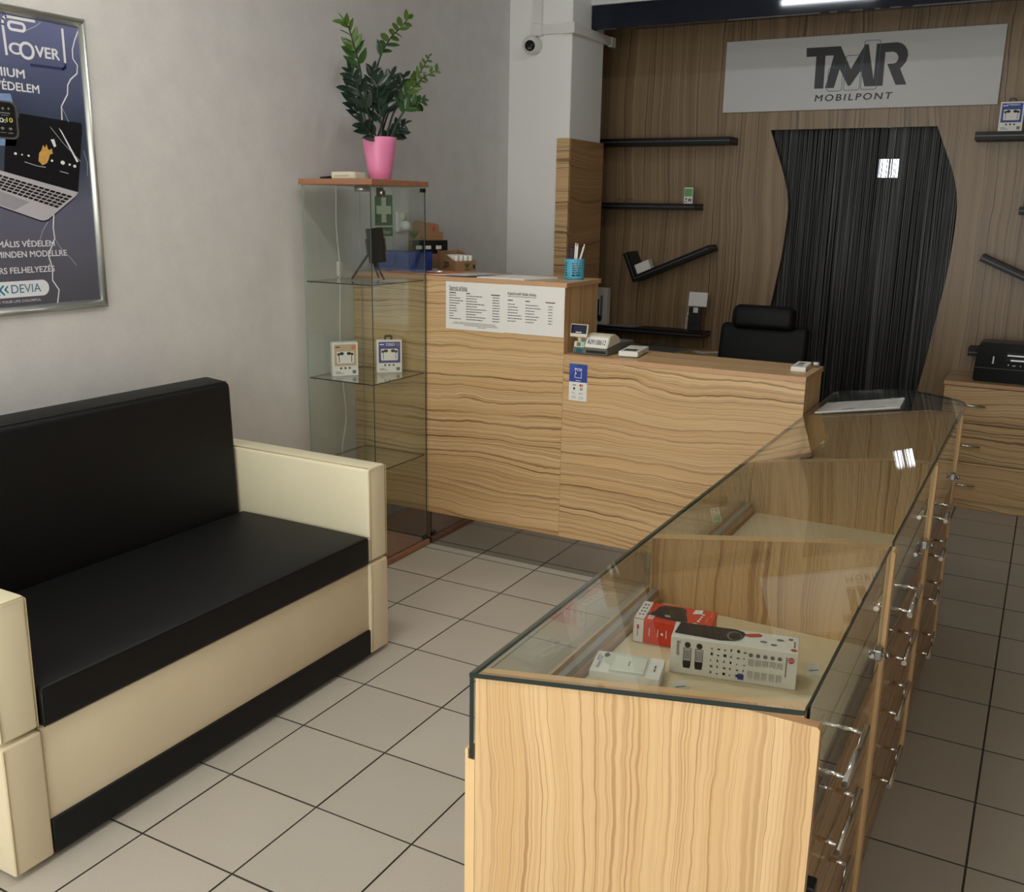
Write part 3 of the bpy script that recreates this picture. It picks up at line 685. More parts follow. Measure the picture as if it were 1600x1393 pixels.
for key, (pts, nl, t0, size, mtip, mlow) in STEMS.items():
    pts = [Vector(p) for p in pts]
    pts[0] = Vector((PX, PYc, 1.785)) + (pts[0] - Vector((PX, PYc, 1.79))) * .8
    cv = bezier_pts(pts, 6); bm = BM(); tube(bm, cv, [.0048 * (1 - .55 * i / len(cv)) for i in range(len(cv))], 6); obj('stem', bm, stem_m, plant, True)
    for i in range(nl + 1):
        t = t0 + (1 - t0) * i / nl; k = min(len(cv) - 2, int(t * (len(cv) - 1))); fr = t * (len(cv) - 1) - k
        P_ = cv[k].lerp(cv[k + 1], min(1, fr)); tg = (cv[k + 1] - cv[k]).normalized()
        lat = tg.cross(VIEW).normalized()
        sgn = 1 if i % 2 else -1
        rot = Matrix.Rotation(rp.uniform(-.7, .7), 3, tg); lat = (rot @ lat) * sgn
        ang = rp.uniform(.55, .85) if i < nl else .08
        d_ = (tg * math.cos(ang) + lat * math.sin(ang)).normalized()
        sd = d_.cross(VIEW + Vector((rp.uniform(-.6, .6), rp.uniform(-.6, .6), rp.uniform(.1, .9)))).normalized(); nn = sd.cross(d_)
        frac = i / nl
        s = size * (1.08 - .40 * frac) * rp.uniform(.85, 1.12)
        mi = mtip if frac > .25 else mlow
        if mtip == 0 and frac > .75: mi = 0
        o = bpy.data.objects.new('leaf', leaf_me[mi]); COL.objects.link(o); o.parent = plant
        o.matrix_parent_inverse = Matrix.Translation(-Vector(plant.location))
        o.matrix_basis = Matrix(((sd.x * s * .95, d_.x * s, nn.x * s, P_.x), (sd.y * s * .95, d_.y * s, nn.y * s, P_.y), (sd.z * s * .95, d_.z * s, nn.z * s, P_.z), (0, 0, 0, 1)))

# ------------------------------------------------------------------ things inside the glass cabinet
def carton(name, label, cat, group, o, ang, w, d, h, mats=None):
    """upright carton: o is the front-left-bottom corner, front face runs along ang"""
    t = thing(name, label, cat, o, group)
    U = Vector((math.cos(ang), math.sin(ang), 0)); V = Vector((0, 0, 1)); B = Vector((-math.sin(ang), math.cos(ang), 0))
    M_ = Matrix(((U.x, B.x, 0, o[0]), (U.y, B.y, 0, o[1]), (0, 0, 1, o[2]), (0, 0, 0, 1)))
    bm = BM(); box(bm, 0, w, 0, d, 0, h, r=.0012, seg=1, M=M_); obj('carton', bm, mats or card_w, t)
    return t, U, V, B
def earphones(t, O, U, V, body, cableM, k):
    for s, cx in ((1, .040), (-1, .072)):
        prints('earbud_print', body, O, U, V, [ELL(cx, .098 - k, .010, .007), ELL(cx + s * -.010 + (.004 if s < 0 else -.004), .095 - k, .006, .006)], t, eps=.0017)
        prints('earphone_cable_print', cableM, O, U, V, [R(cx + (-.013 if s > 0 else .010), .060, cx + (-.010 if s > 0 else .013), .093 - k)], t, eps=.0014)
def ear_box(loc, ang, label, col, head, tab, seed):
    t, U, V, B = carton('earphone_box', label, 'box', None, loc, ang, .112, .042, .146)
    O = loc
    prints('colour_panel', col, O, U, V, [R(.008, .044, .104, .138)], t, eps=.0008)
    prints('window_panel', card_w, O, U, V, [RR(.018, .055, .094, .107, .006)], t, eps=.0011)
    earphones(t, O, U, V, ink if seed else blk, ink_g if seed else blk, 0)
    prints('icon_print', ink, O, U, V, [ELL(c, .034, .0045) for c in (.036, .055, .074)], t, eps=.0008)
    prints('small_print', ink_g, O, U, V, [R(.012, .016, .034, .019), R(.012, .010, .048, .0125), RR(.086, .009, .102, .024, .004)], t, eps=.0008)
    prints('heading_print', head, O, U, V, [R(.012, .124, .032, .129)], t, eps=.0012)
    if tab:
        bm = BM(); p = [(.036, .1462), (.036, .160), (.040, .166), (.068, .166), (.072, .160), (.072, .1462), (.064, .1462), (.064, .157), (.044, .157), (.044, .1462)]
        a = [bm.verts.new(Vector(O) + U * x + V * z + B * .018) for x, z in p]; b = [bm.verts.new(Vector(O) + U * x + V * z + B * .021) for x, z in p]
        for i in range(10): bm.faces.new((a[i], a[(i + 1) % 10], b[(i + 1) % 10], b[i]))
        for q in ((0, 1, 8, 9), (1, 2, 7, 8), (2, 3, 4, 7), (4, 5, 6, 7)):
            qq = q if q != (2, 3, 4, 7) else (2, 3, 4, 7)
            bm.faces.new([a[i] for i in qq]); bm.faces.new([b[i] for i in qq][::-1])
        bmesh.ops.recalc_face_normals(bm, faces=bm.faces)
        obj('hang_tab', bm, blk, t)
    return t, U, V
t, U, V = ear_box((-.866, 1.850, .8162), math.atan2(.092, .076), 'white and tan earphone carton on the middle cabinet shelf', pr_tan, ink, False, 0)
prints('badge_print', pr_org, (-.866, 1.850, .8162), U, V, [ELL(.092, .124, .010)], t, eps=.0013)
t, U, V = ear_box((-.764, 2.032, .8162), math.atan2(.079, .084), 'white and blue earphone carton with black hang tab in the glass cabinet', pr_blue, pr_white, True, 1)
text('heading_lettering', 'STEREO', pr_white, (-.764, 2.032, .8162), U, V, t, .040, .120, w=.040, h=.012, bold=.02, eps=.0014)
prints('badge_print', ink_g, (-.764, 2.032, .8162), U, V, [ELL(.092, .126, .008)], t, eps=.0013)

tri = thing('phone_tripod', 'small black tripod holding a black phone on the top cabinet shelf', 'tripod', (-.735, 1.965, 1.229))
hd = Vector((-.738, 1.965, 1.365))
for f in ((-.815, 1.931, 1.2292), (-.684, 1.985, 1.2292), (-.760, 2.05, 1.2292)):
    bm = BM(); tube(bm, [hd - Vector((0, 0, .01)), Vector(f) + Vector((0, 0, .004))], [.0062, .0042], 8); obj('leg', bm, blk_m, tri)
bm = BM(); bmesh.ops.create_uvsphere(bm, u_segments=12, v_segments=8, radius=.015, matrix=Matrix.Translation(hd + Vector((0, 0, .012)))); box(bm, hd.x - .010, hd.x + .012, hd.y - .010, hd.y + .010, hd.z + .015, hd.z + .04); obj('ball_head', bm, blk_m, tri)
Mp = Matrix.Translation((-.700, 1.952, 1.378)) @ Matrix.Rotation(math.radians(34), 4, 'Z') @ Matrix.Rotation(math.radians(-6), 4, 'Y') @ Matrix.Rotation(math.radians(-6), 4, 'X')
bm = BM(); box(bm, -.036, .036, -.005, .005, -.072, .072, r=.004, M=Mp); obj('phone', bm, plain('dark_phone', (14, 14, 15), .6, spec=.15, var=.05), tri)
bm = BM(); box(bm, -.042, -.036, -.010, .012, -.03, .03, M=Mp); box(bm, .036, .042, -.010, .012, -.03, .03, M=Mp); box(bm, -.042, .042, .006, .012, -.03, .03, M=Mp); obj('clamp', bm, blk_m, tri)

# ------------------------------------------------------------------ on the left wall and the column
sg = thing('first_aid_sign', 'green first aid sign with a pale cross on the grey wall', 'sign', (-.999, 2.41, 1.40))
bm = BM(); box(bm, -.9995, -.9965, 2.338, 2.494, 1.392, 1.599, r=.0008, seg=1); obj('plate', bm, pr_lime, sg)
SO, SU, SV = (-.9965, 2.338, 1.392), (0, 1, 0), (0, 0, 1)
prints('green_field', pr_green, SO, SU, SV, [R(.008, .058, .148, .200), R(.008, .008, .148, .050)], sg)
prints('cross', pr_lime, SO, SU, SV, [R(.059, .072, .097, .188), R(.020, .111, .059, .149), R(.097, .111, .136, .149)], sg, eps=.001)
text('lettering', 'MENTŐHELY', pr_lime, SO, SU, SV, sg, .020, .020, w=.115, h=.017, eps=.001, bold=.02)
so = thing('wall_socket', 'white double wall socket with a plug and lead beside the first aid sign', 'socket', (-.999, 2.565, 1.42))
bm = BM(); box(bm, -.9995, -.988, 2.515, 2.612, 1.418, 1.515, r=.004); obj('plate', bm, plastic_w, so)
bm = BM(); lathe(bm, (0, 0, 0), [(.0, 0), (.021, 0), (.023, .006), (.0, .0065)], 20); bmesh.ops.transform(bm, matrix=Matrix.Translation((-.9875, 2.56, 1.492)) @ Matrix.Rotation(math.radians(90), 4, 'Y'), verts=bm.verts); obj('socket_face', bm, plastic_off, so)
bm = BM(); lathe(bm, (0, 0, 0), [(.0, 0), (.024, 0), (.024, .022), (.015, .038), (.0, .040)], 20); bmesh.ops.transform(bm, matrix=Matrix.Translation((-.9875, 2.56, 1.448)) @ Matrix.Rotation(math.radians(90), 4, 'Y'), verts=bm.verts)
plg = obj('plug', bm, plastic_w, so)
bm = BM(); tube(bm, bezier_pts([(-.955, 2.565, 1.446), (-.945, 2.590, 1.430), (-.955, 2.612, 1.40), (-.968, 2.622, 1.34), (-.972, 2.618, 1.27), (-.972, 2.60, 1.249)], 6), .0042, 8); obj('lead', bm, plastic_w, plg)
cm = thing('security_camera', 'white dome security camera with a black eye on the column', 'camera', (-.853, 3.61, 2.40))
bm = BM(); bmesh.ops.create_uvsphere(bm, u_segments=28, v_segments=16, radius=.049, matrix=Matrix.Translation((-.838, 3.578, 2.408))); obj('dome', bm, plastic_w, cm, True)
bm = BM(); tube(bm, [(-.838, 3.6185, 2.408), (-.838, 3.600, 2.408)], .047, 28); obj('mount', bm, plastic_w, cm)
dd = (Vector(CAM) - Vector((-.838, 3.578, 2.408)) + Vector((-.9, -1.2, -.6))).normalized()
q = dd.to_track_quat('Z', 'Y').to_matrix().to_4x4(); q.translation = Vector((-.838, 3.578, 2.408))
bm = BM(); lathe(bm, (0, 0, 0), [(.0, .02), (.0285, .0405), (.0265, .0475), (.0, .0500)], 24); bmesh.ops.transform(bm, matrix=q, verts=bm.verts); ey = obj('eye', bm, blk, cm)
bm = BM(); box(bm, -.012, .012, -.019, -.009, .0490, .0515, r=.003, M=q); obj('lens_window', bm, grey_line, ey)
trk = thing('cable_trunking', 'white plastic cable trunking stepping round the top of the column', 'trunking', (-.72, 3.6, 2.45))
bm = BM(); box(bm, -.838, -.790, 3.597, 3.619, 2.520, 2.899); obj('upright_duct', bm, plastic_w, trk)
bm = BM(); box(bm, -.843, -.785, 3.594, 3.6192, 2.455, 2.519, r=.002, seg=1); obj('corner_piece', bm, plastic_w, trk)
bm = BM(); box(bm, -.784, -.665, 3.597, 3.619, 2.462, 2.508); obj('front_duct', bm, plastic_w, trk)
bm = BM(); box(bm, -.664, -.588, 3.594, 3.6185, 2.458, 2.512); box(bm, -.6105, -.588, 3.6185, 3.66, 2.458, 2.512); obj('corner_piece', bm, plastic_w, trk)
bm = BM(); box(bm, -.6105, -.590, 3.661, 4.10, 2.462, 2.508); obj('side_duct', bm, plastic_w, trk)
bm = BM(); box(bm, -.6105, -.588, 4.101, 4.16, 2.459, 2.511); obj('end_cap', bm, plastic_w, trk)

# ------------------------------------------------------------------ reception counter
FY = 2.175
hc = thing('high_counter', 'tall wood grain reception counter holding the price lists beside the glass cabinet', 'counter', (-.46, 2.35, 0))
bm = BM(); box(bm, X0 + .002, .0875, FY, FY + .018, .160, 1.2275, faces={'-z': 1, '+z': 1, '+x': 1}); obj('front_panel', bm, [wood_x, edge], hc)
bm = BM(); box(bm, .0705, .0875, FY + .0182, 2.505, .001, 1.2275, faces={'+y': 1, '-y': 1, '+z': 1}); obj('side_panel', bm, [wood_z, edge], hc)
bm = BM(); box(bm, X0 + .002, .094, FY - .003, 2.52, 1.228, 1.247, r=.0008, seg=1); hct = obj('worktop', bm, [wood_x, edge], hc)
for p in hct.data.polygons:
    if abs(p.normal.z) < .5: p.material_index = 1
bm = BM(); box(bm, X0 + .002, .0880, FY + .006, FY + .014, .001, .1595); obj('mirror_plinth', bm, mirror_m, hc)
lc = thing('low_counter', 'lower wood grain reception counter with the blue card sticker', 'counter', (.58, 2.33, 0))
bm = BM(); box(bm, .0885, 1.078, FY, FY + .018, .160, .9345, faces={'-z': 1, '+z': 1, '+x': 1, '-x': 1}); obj('front_panel', bm, [wood('olive_wood_counter_front', 'x', W_L, W_M, W_D, seed=14.7, freq=1.35), edge], lc)
bm = BM(); box(bm, 1.060, 1.0775, FY + .0182, 2.46, .001, .9345, faces={'+y': 1, '-y': 1, '+z': 1}); obj('side_panel', bm, [wood_z, edge], lc)
bm = BM(); box(bm, .0885, 1.079, FY - .003, 2.485, .935, .955, r=.0008, seg=1); lct = obj('worktop', bm, [wood_x, edge], lc)
for p in lct.data.polygons:
    if abs(p.normal.z) < .5: p.material_index = 1
bm = BM(); box(bm, .0885, 1.059, FY + .006, FY + .014, .001, .1595); obj('mirror_plinth', bm, mirror_m, lc)
# storage pedestal under the counter, seen only from the staff side
bm = BM(); box(bm, -.98, .06, FY + .03, 2.50, .62, .64); obj('inner_shelf', bm, wood_x, hc)

# price lists taped to the counter front
def sheet(name, label, x0, x1, z0, z1, cat='notice', group=None, y=FY - .0006):
    t = thing(name, label, cat, ((x0 + x1) / 2, y, z0), group)
    bm = BM(); box(bm, x0, x1, y - .0009, y, z0, z1); obj('sheet', bm, paper, t)
    return t, (x0, y - .0009, z0)
UX, UZ = (1, 0, 0), (0, 0, 1)
t, O = sheet('price_list', 'white repair price list sheet, left of the two on the counter front', -.4905, -.1975, 1.022, 1.2275)
text('heading', 'Szerviz árlista:', ink, O, UX, UZ, t, .018, .170, w=.092, h=.018, bold=.008)
prints('heading_rule', ink, O, UX, UZ, [R(.018, .1665, .110, .1685)], t)
rl = random.Random(3)
rows = []
for a, w in ((.018, .034), (.104, .020), (.228, .044)): rows.append(R(a, .1555, a + w, .1595))
for i in range(10):
    z = .145 - .0112 * i
    for a, lo, hi in ((.018, .02, .075), (.104, .05, .10), (.236, .032, .036)):
        w = rl.uniform(lo, hi); u = a
        while u < a + w:
            e = min(a + w, u + rl.uniform(.006, .016)); rows.append(R(u, z, e, z + .0030)); u = e + .0016
for i, (a, b) in enumerate(((.042, .252), (.034, .260), (.092, .262), (.160, .205))):
    z = .030 - .0058 * i; u = a
    while u < b:
        e = min(b, u + rl.uniform(.006, .02)); rows.append(R(u, z, e, z + .0017)); u = e + .0014
prints('table_print', ink, O, UX, UZ, rows, t)
t, O = sheet('price_list', 'white screen film price list sheet, right of the two on the counter front', -.1985, .0865, 1.0245, 1.2285, y=FY - .0018)
text('heading', 'Kijelzővédő fóliák árlista:', ink, O, UX, UZ, t, .019, .158, w=.136, h=.016, bold=.008)
prints('heading_rule', ink, O, UX, UZ, [R(.019, .1545, .155, .1562)], t)
rows = []
for a, w in ((.019, .025), (.104, .020), (.198, .044)): rows.append(R(a, .137, a + w, .1408))
for i in range(7):
    z = .121 - .0118 * i
    for a, lo, hi in ((.019, .035, .075), (.104, .04, .075), (.212, .018, .020)):
        w = rl.uniform(lo, hi); u = a
        while u < a + w:
            e = min(a + w, u + rl.uniform(.006, .016)); rows.append(R(u, z, e, z + .0028)); u = e + .0016
prints('table_print', ink, O, UX, UZ, rows, t)
t = thing('card_sticker', 'blue and white card payment sticker on the low counter front', 'sticker', (.158, FY, .766))
bm = BM(); box(bm, .1175, .199, FY - .0012, FY - .0004, .7665, .921, r=0); obj('sticker_sheet', bm, paper, t)
O = (.1175, FY - .0012, .7665)
prints('blue_field', pr_blue, O, UX, UZ, [R(0, .079, .0815, .1545)], t)
prints('blue_shade', plain('deep_blue_print', (54, 84, 170), .5, var=.03), O, UX, UZ, [[(0, .1545), (0, .10), (.045, .1545)]], t, eps=.0009)
prints('terminal_outline', pr_white, O, UX, UZ, STROKE([(.026, .112), (.026, .098), (.055, .097), (.055, .122)], .0022), t, eps=.0011)
text('lettering', 'POS', pr_white, O, UX, UZ, t, .026, .126, w=.031, h=.011, bold=.03, eps=.0011)
prints('emblem_print', pr_white, O, UX, UZ, [R(.026, .112, .033, .117), R(.027, .119, .031, .123), R(.03, .084, .052, .0865)], t, eps=.0011)
prints('card_mark', pr_dkred, O, UX, UZ, [ELL(.053, .066, .0055)], t, eps=.0008)
prints('card_mark', pr_org, O, UX, UZ, [ELL(.060, .066, .0055)], t, eps=.001)
prints('small_marks', ink, O, UX, UZ, [R(.018, .064, .023, .068), R(.024, .064, .028, .068), R(.029, .064, .032, .068), RR(.020, .046, .028, .056, .002), R(.050, .052, .063, .055), R(.050, .046, .063, .049), R(.017, .032, .021, .036), R(.023, .030, .030, .031), R(.046, .032, .066, .0335), R(.048, .028, .054, .0295)] + STROKE([(.016, .012), (.016, .018), (.030, .018), (.030, .012), (.016, .012)], .001) + STROKE([(.048, .010), (.048, .017), (.064, .017), (.064, .010), (.048, .010)], .001), t, eps=.0008)

# ------------------------------------------------------------------ things on the high counter
HZ = 1.2472
bluep = plain('blue_plastic', (28, 62, 150), .25, var=.1, vscale=8)
bx = thing('blue_tray', 'blue plastic storage box on the high counter behind the glass cabinet', 'box', (-.86, 2.38, HZ))
bm = BM(); box(bm, -.975, -.745, 2.31, 2.314, HZ + .004, HZ + .088); box(bm, -.975, -.745, 2.446, 2.45, HZ + .004, HZ + .088); box(bm, -.975, -.971, 2.314, 2.446, HZ + .004, HZ + .088); box(bm, -.749, -.745, 2.314, 2.446, HZ + .004, HZ + .088); box(bm, -.975, -.745, 2.31, 2.45, HZ, HZ + .004); obj('body', bm, bluep, bx)
bm = BM(); box(bm, -.979, -.741, 2.303, 2.3095, HZ + .078, HZ + .092, r=.002); obj('rim', bm, bluep, bx)
def papers(name, label, cat, pts, z, m, group=None, th=.0012):
    bm = BM(); prism(bm, pts, 'z', z, z + th); return tag(obj(name, bm, m), label, cat, group)
papers('orange_folder', 'orange paper folder lying on the high counter under a blue pen', 'folder', [(-.86, 2.195), (-.60, 2.195), (-.50, 2.40), (-.585, 2.44), (-.735, 2.44), (-.735, 2.298), (-.86, 2.298)], HZ, plain('orange_paper', (214, 122, 82), .7, var=.05), th=.003)
papers('loose_sheet', 'white paper sheet lying on the orange folder edge', 'paper', [(-.66, 2.183), (-.50, 2.183), (-.42, 2.36), (-.48, 2.38), (-.575, 2.20)], HZ + .0034, paper)
papers('loose_sheet', 'grey-white paper sheet between orange folder and spiral notebook', 'paper', [(-.52, 2.19), (-.40, 2.19), (-.33, 2.38), (-.44, 2.40)], HZ + .0048, plain('greyish_paper', (206, 208, 214), .7, var=.02))
pn = thing('blue_pen', 'blue ballpoint pen lying on the orange folder', 'pen', (-.66, 2.27, HZ + .004))
bm = BM(); tube(bm, [(-.715, 2.25, HZ + .0088), (-.665, 2.275, HZ + .0088)], .0052, 10); obj('barrel', bm, pr_blue, pn)
bm = BM(); tube(bm, [(-.6645, 2.2753, HZ + .0088), (-.60, 2.308, HZ + .0088), (-.590, 2.313, HZ + .0088)], [.0046, .0042, .0015], 10); obj('tip', bm, chrome, pn)
nb = thing('spiral_notebook', 'open white spiral-bound notebook lying on the high counter', 'notebook', (-.26, 2.32, HZ))
bm = BM(); prism(bm, [(-.345, 2.195), (-.115, 2.195), (-.06, 2.40), (-.29, 2.405)], 'z', HZ, HZ + .005); obj('pages', bm, paper, nb)
bm = BM()
for i in range(22):
    t_ = (i + .5) / 22; c = Vector((-.345 + .055 * t_, 2.195 + .21 * t_, HZ + .0065)); pts = []
    for k in range(9):
        a = 2 * math.pi * k / 8; pts.append(c + Vector((math.cos(a) * .006, -math.cos(a) * .0012, math.sin(a) * .0055)))
    tube(bm, pts, .0008, 4, caps=False)
obj('spiral', bm, chrome, nb)

def leafmark(t, O, U, V, u, v, s):
    def lf(a, L, w): 
        ca, sa = math.cos(a), math.sin(a); out = []
        for k in range(9):
            tt = k / 8; out.append((tt * L, w * math.sin(math.pi * tt)))
        out += [(tt * L, -w * math.sin(math.pi * tt)) for tt in [k / 8 for k in range(7, 0, -1)]]
        return [(u + x * ca - y * sa, v + x * sa + y * ca) for x, y in out]
    prints('leaf_print', pr_leaf, O, U, V, [lf(math.radians(115), s, s * .14), lf(math.radians(88), s * 1.05, s * .14), lf(math.radians(58), s * 1.15, s * .14)], t, eps=.0009)
# tall cardboard display standing against the wall
td = thing('cardboard_display', 'stepped brown cardboard display with a black band on the high counter', 'display box', (-.93, 2.60, HZ))
Od = Vector((-.975, 2.508, HZ)); ad = math.radians(58)
U = Vector((math.cos(ad), math.sin(ad), 0)); B = Vector((-math.sin(ad), math.cos(ad), 0))
Od = Vector((-.905, 2.52, HZ)); 
Md = Matrix(((U.x, B.x, 0, Od.x), (U.y, B.y, 0, Od.y), (0, 0, 1, Od.z), (0, 0, 0, 1)))
bm = BM()
vs = prism(bm, [(0, 0), (.185, 0), (.185, .172), (.165, .172), (.160, .205), (.150, .212), (.065, .224), (.035, .228), (.022, .218), (.018, .178), (0, .178)], 'y', .045, .048); bmesh.ops.transform(bm, matrix=Md, verts=vs); obj('back_board', bm, cardbd, td)
bm = BM(); box(bm, 0, .187, 0, .0448, 0, .135, M=Md); obj('body', bm, cardbd, td)
prints('black_band', blk, Od, U, (0, 0, 1), [R(0, .070, .187, .1345)], td, eps=.0008)
prints('price_label', paper, Od, U, (0, 0, 1), [R(.018, .092, .050, .109), R(.066, .092, .098, .109), R(.124, .092, .154, .109)], td, eps=.0012)
leafmark(td, Od + B * .045, U, (0, 0, 1), .026, .138, .045)
prints('figure_print', pr_dkred, Od + B * .045, U, (0, 0, 1), [R(.128, .176, .138, .198)], td, eps=.0008)
# low cardboard tray with sloping sides, full of white bottles
tb = thing('cardboard_tray', 'low brown cardboard tray with sloping sides and the number 20, on the high counter', 'tray', (-.66, 2.55, HZ))
K = Vector((-.632, 2.478, HZ)); a_ = Vector((-.90, .436, 0)); b_ = Vector((.436, .90, 0)); LA, LB = .165, .115
def wallpoly(o, u, prof, th, nrm, name):
    bm = BM(); A = [bm.verts.new(o + u * p + Vector((0, 0, z))) for p, z in prof]; Bv = [bm.verts.new(o + u * p + Vector((0, 0, z)) + nrm * th) for p, z in prof]
    bm.faces.new(A); bm.faces.new(Bv[::-1])
    for i in range(len(A)): bm.faces.new((A[i - 1], A[i], Bv[i], Bv[i - 1]))
    bmesh.ops.recalc_face_normals(bm, faces=bm.faces); return obj(name, bm, cardbd, tb)
slope = [(0, 0), (LA, 0), (LA, .095), (LA * .75, .088), (.02, .050), (0, .048)]
wallpoly(K, a_, slope, .003, b_, 'side_wall'); wallpoly(K + b_ * (LB - .003), a_, slope, .003, b_, 'side_wall')
wallpoly(K + b_ * .0032, b_, [(0, 0), (LB - .0064, 0), (LB - .0064, .050), (LB * .7, .048), (0, .047)], .003, a_, 'front_wall')
wallpoly(K + a_ * (LA - .003) + b_ * .0032, b_, [(0, 0), (LB - .0064, 0), (LB - .0064, .09), (0, .09)], .003, a_, 'rear_wall')
bm = BM(); 
vv = [K + a_ * .0032 + b_ * .0032, K + a_ * (LA - .0032) + b_ * .0032, K + a_ * (LA - .0032) + b_ * (LB - .0032), K + a_ * .0032 + b_ * (LB - .0032)]
prism(bm, [(v.x, v.y) for v in vv], 'z', HZ, HZ + .002); obj('bottom', bm, cardbd, tb)
text('lettering', '20', ink, K, -a_, (0, 0, 1), tb, -.105, .016, w=.044, h=.026, bold=.03)
prints('small_print', ink, K, -a_, (0, 0, 1), [R(-.115, .010, -.078, .0125)], tb)
leafmark(tb, K, b_, (0, 0, 1), .062, .014, .030)
prints('figure_print', ink, K, b_, (0, 0, 1), [R(.096, .012, .108, .030), R(.050, .006, .078, .009)], tb)
bmv = BM(); lathe(bmv, (0, 0, 0), [(.0, 0), (.0115, 0), (.0115, .066), (.0100, .070), (.0, .0705)], 14)
bme = bpy.data.meshes.new('white_bottle'); bmv.to_mesh(bme); bmv.free(); bme.materials.append(plastic_w)
for i in range(5):
    for j in range(4):
        c = K + a_ * (.024 + .028 * i) + b_ * (.018 + .026 * j)
        o = bpy.data.objects.new('white_bottle', bme); COL.objects.link(o); o.location = (c.x, c.y, HZ + .0023)
        tag(o, 'small white bottle standing in the sloping cardboard tray', 'bottle', 'white bottles in the cardboard tray')
# pen holder
cup = thing('pen_holder', 'turquoise slotted plastic pen cup on the corner of the high counter', 'pen holder', (.012, 2.415, HZ))
turq = plain('turquoise_plastic', (84, 172, 204), .4, var=.05)
bm = BM(); cc = Vector((.012, 2.415, HZ)); rO, rI = .0425, .0400
lathe(bm, cc, [(.0, 0), (rO, 0), (rO, .014), (rI, .0145), (.0, .0035)], 36)
def ringseg(z0, z1, a0, a1, n):
    vs = []
    for k in range(n + 1):
        a = a0 + (a1 - a0) * k / n
        vs.append([bm.verts.new(cc + Vector((r * math.cos(a), r * math.sin(a), z))) for r, z in ((rO, z0), (rO, z1), (rI, z1), (rI, z0))])
    for p, q in zip(vs, vs[1:]):
        for i in range(4): bm.faces.new((p[i], q[i], q[(i + 1) % 4], p[(i + 1) % 4]))
    bm.faces.new(vs[0]); bm.faces.new(vs[-1][::-1])
for z in (.0245, .0345, .0445, .0545, .0645): ringseg(z - .0035, z + .0015, 0, 2 * math.pi, 36)
ringseg(.0715, .086, 0, 2 * math.pi, 36)
for k in range(4):
    a = math.radians(-95 + 90 * k); ringseg(.0135, .0725, a - .30, a + .30, 8)
bmesh.ops.recalc_face_normals(bm, faces=bm.faces); obj('cup', bm, turq, cup)
for i, (dx, dy, tx, ty, h, m, lab) in enumerate(((-.010, -.016, -.022, -.01, .132, pr_navy, 'dark blue pen leaning left in the turquoise pen cup'), (-.006, .010, -.004, .018, .142, plastic_w, 'white pen standing leftmost of three in the turquoise cup'), (.008, .004, .012, .010, .140, plastic_w, 'white pen standing between two others in the turquoise cup'), (.012, -.006, .050, .016, .138, plastic_w, 'white pen leaning right out of the turquoise cup'))):
    t = thing('pen', lab, 'pen', (cc.x + dx, cc.y + dy, HZ + .004), 'pens in the turquoise cup')
    p0 = Vector((cc.x + dx * .3, cc.y + dy * .3, HZ + .006)); p1 = Vector((cc.x + tx * .72, cc.y + ty * .72, HZ + h))
    bm = BM(); tube(bm, [p0, p1], .0042, 10); pb = obj('barrel', bm, m, t)
    bm = BM(); dv = (p1 - p0).normalized(); tube(bm, [p1, p1 + dv * .010], .0028, 8); obj('push_button', bm, m, t)

# ------------------------------------------------------------------ things on the low counter
LZ = .9552
reg = thing('cash_register', 'small ivory and grey cash register with a tilted customer display on the low counter', 'cash register', (.18, 2.36, LZ))
grey_b = plain('grey_plastic', (104, 106, 100), .5, var=.05)
bm = BM(); prism(bm, [(2.222, LZ + .002), (2.52, LZ + .002), (2.52, LZ + .036), (2.44, LZ + .038), (2.34, LZ + .042), (2.222, LZ + .028)], 'x', .106, .262); bmesh.ops.bevel(bm, geom=list(bm.edges), offset=.003, segments=2, affect='EDGES'); obj('base', bm, grey_b, reg)
bm = BM(); prism(bm, [(2.226, LZ + .0285), (2.33, LZ + .0425), (2.50, LZ + .0372), (2.50, LZ + .047), (2.36, LZ + .060), (2.230, LZ + .050)], 'x', .110, .156); obj('keyboard_cover', bm, plastic_off, reg)
bm = BM(); prism(bm, [(2.224, LZ + .029), (2.37, LZ + .041), (2.37, LZ + .052), (2.345, LZ + .070), (2.31, LZ + .083), (2.275, LZ + .083), (2.252, LZ + .076)], 'x', .157, .260); bmesh.ops.bevel(bm, geom=list(bm.edges), offset=.003, segments=2, affect='EDGES'); pc = obj('printer_cover', bm, plastic_off, reg)
Or = Vector((.157, 2.2235, LZ + .029)); Vr = Vector((0, .028, .047))
nr = Vector((1, 0, 0)).cross(Vr.normalized())
prints('serial_label', paper, Or, (1, 0, 0), Vr, [R(.004, .004, .098, .050)], reg, eps=.0008)
text('lettering', 'A09108612', ink, Or, (1, 0, 0), Vr, reg, .010, .016, w=.082, h=.022, bold=.01, eps=.0012)
prints('paper_slot', blk, (.106, 2.222, LZ), (1, 0, 0), (0, 0, 1), [R(.062, .008, .150, .020)], reg, eps=.0008)
Ok = Vector((.110, 2.2265, LZ + .0290)); Vk = Vector((0, .004, .0215))
prints('green_display', plain('lcd_green', (92, 122, 92), .3, var=.05), Ok, (1, 0, 0), Vk, [R(.012, .003, .030, .019)], reg, eps=.0008)
prints('blue_tape', plain('pale_blue_print', (150, 196, 214), .4, var=.1), Ok, (1, 0, 0), Vk, [R(.033, .002, .046, .020)], reg, eps=.0008)
prints('blue_light', plain('petrol_print', (30, 96, 112), .3, var=.1), (.106, 2.222, LZ), (1, 0, 0), (0, 0, 1), [RR(.016, .006, .046, .022, .006)], reg, eps=.0008)
bm = BM(); tube(bm, [(.132, 2.240, LZ + .045), (.132, 2.232, LZ + .072)], .009, 10); obj('display_stand', bm, plastic_off, reg)
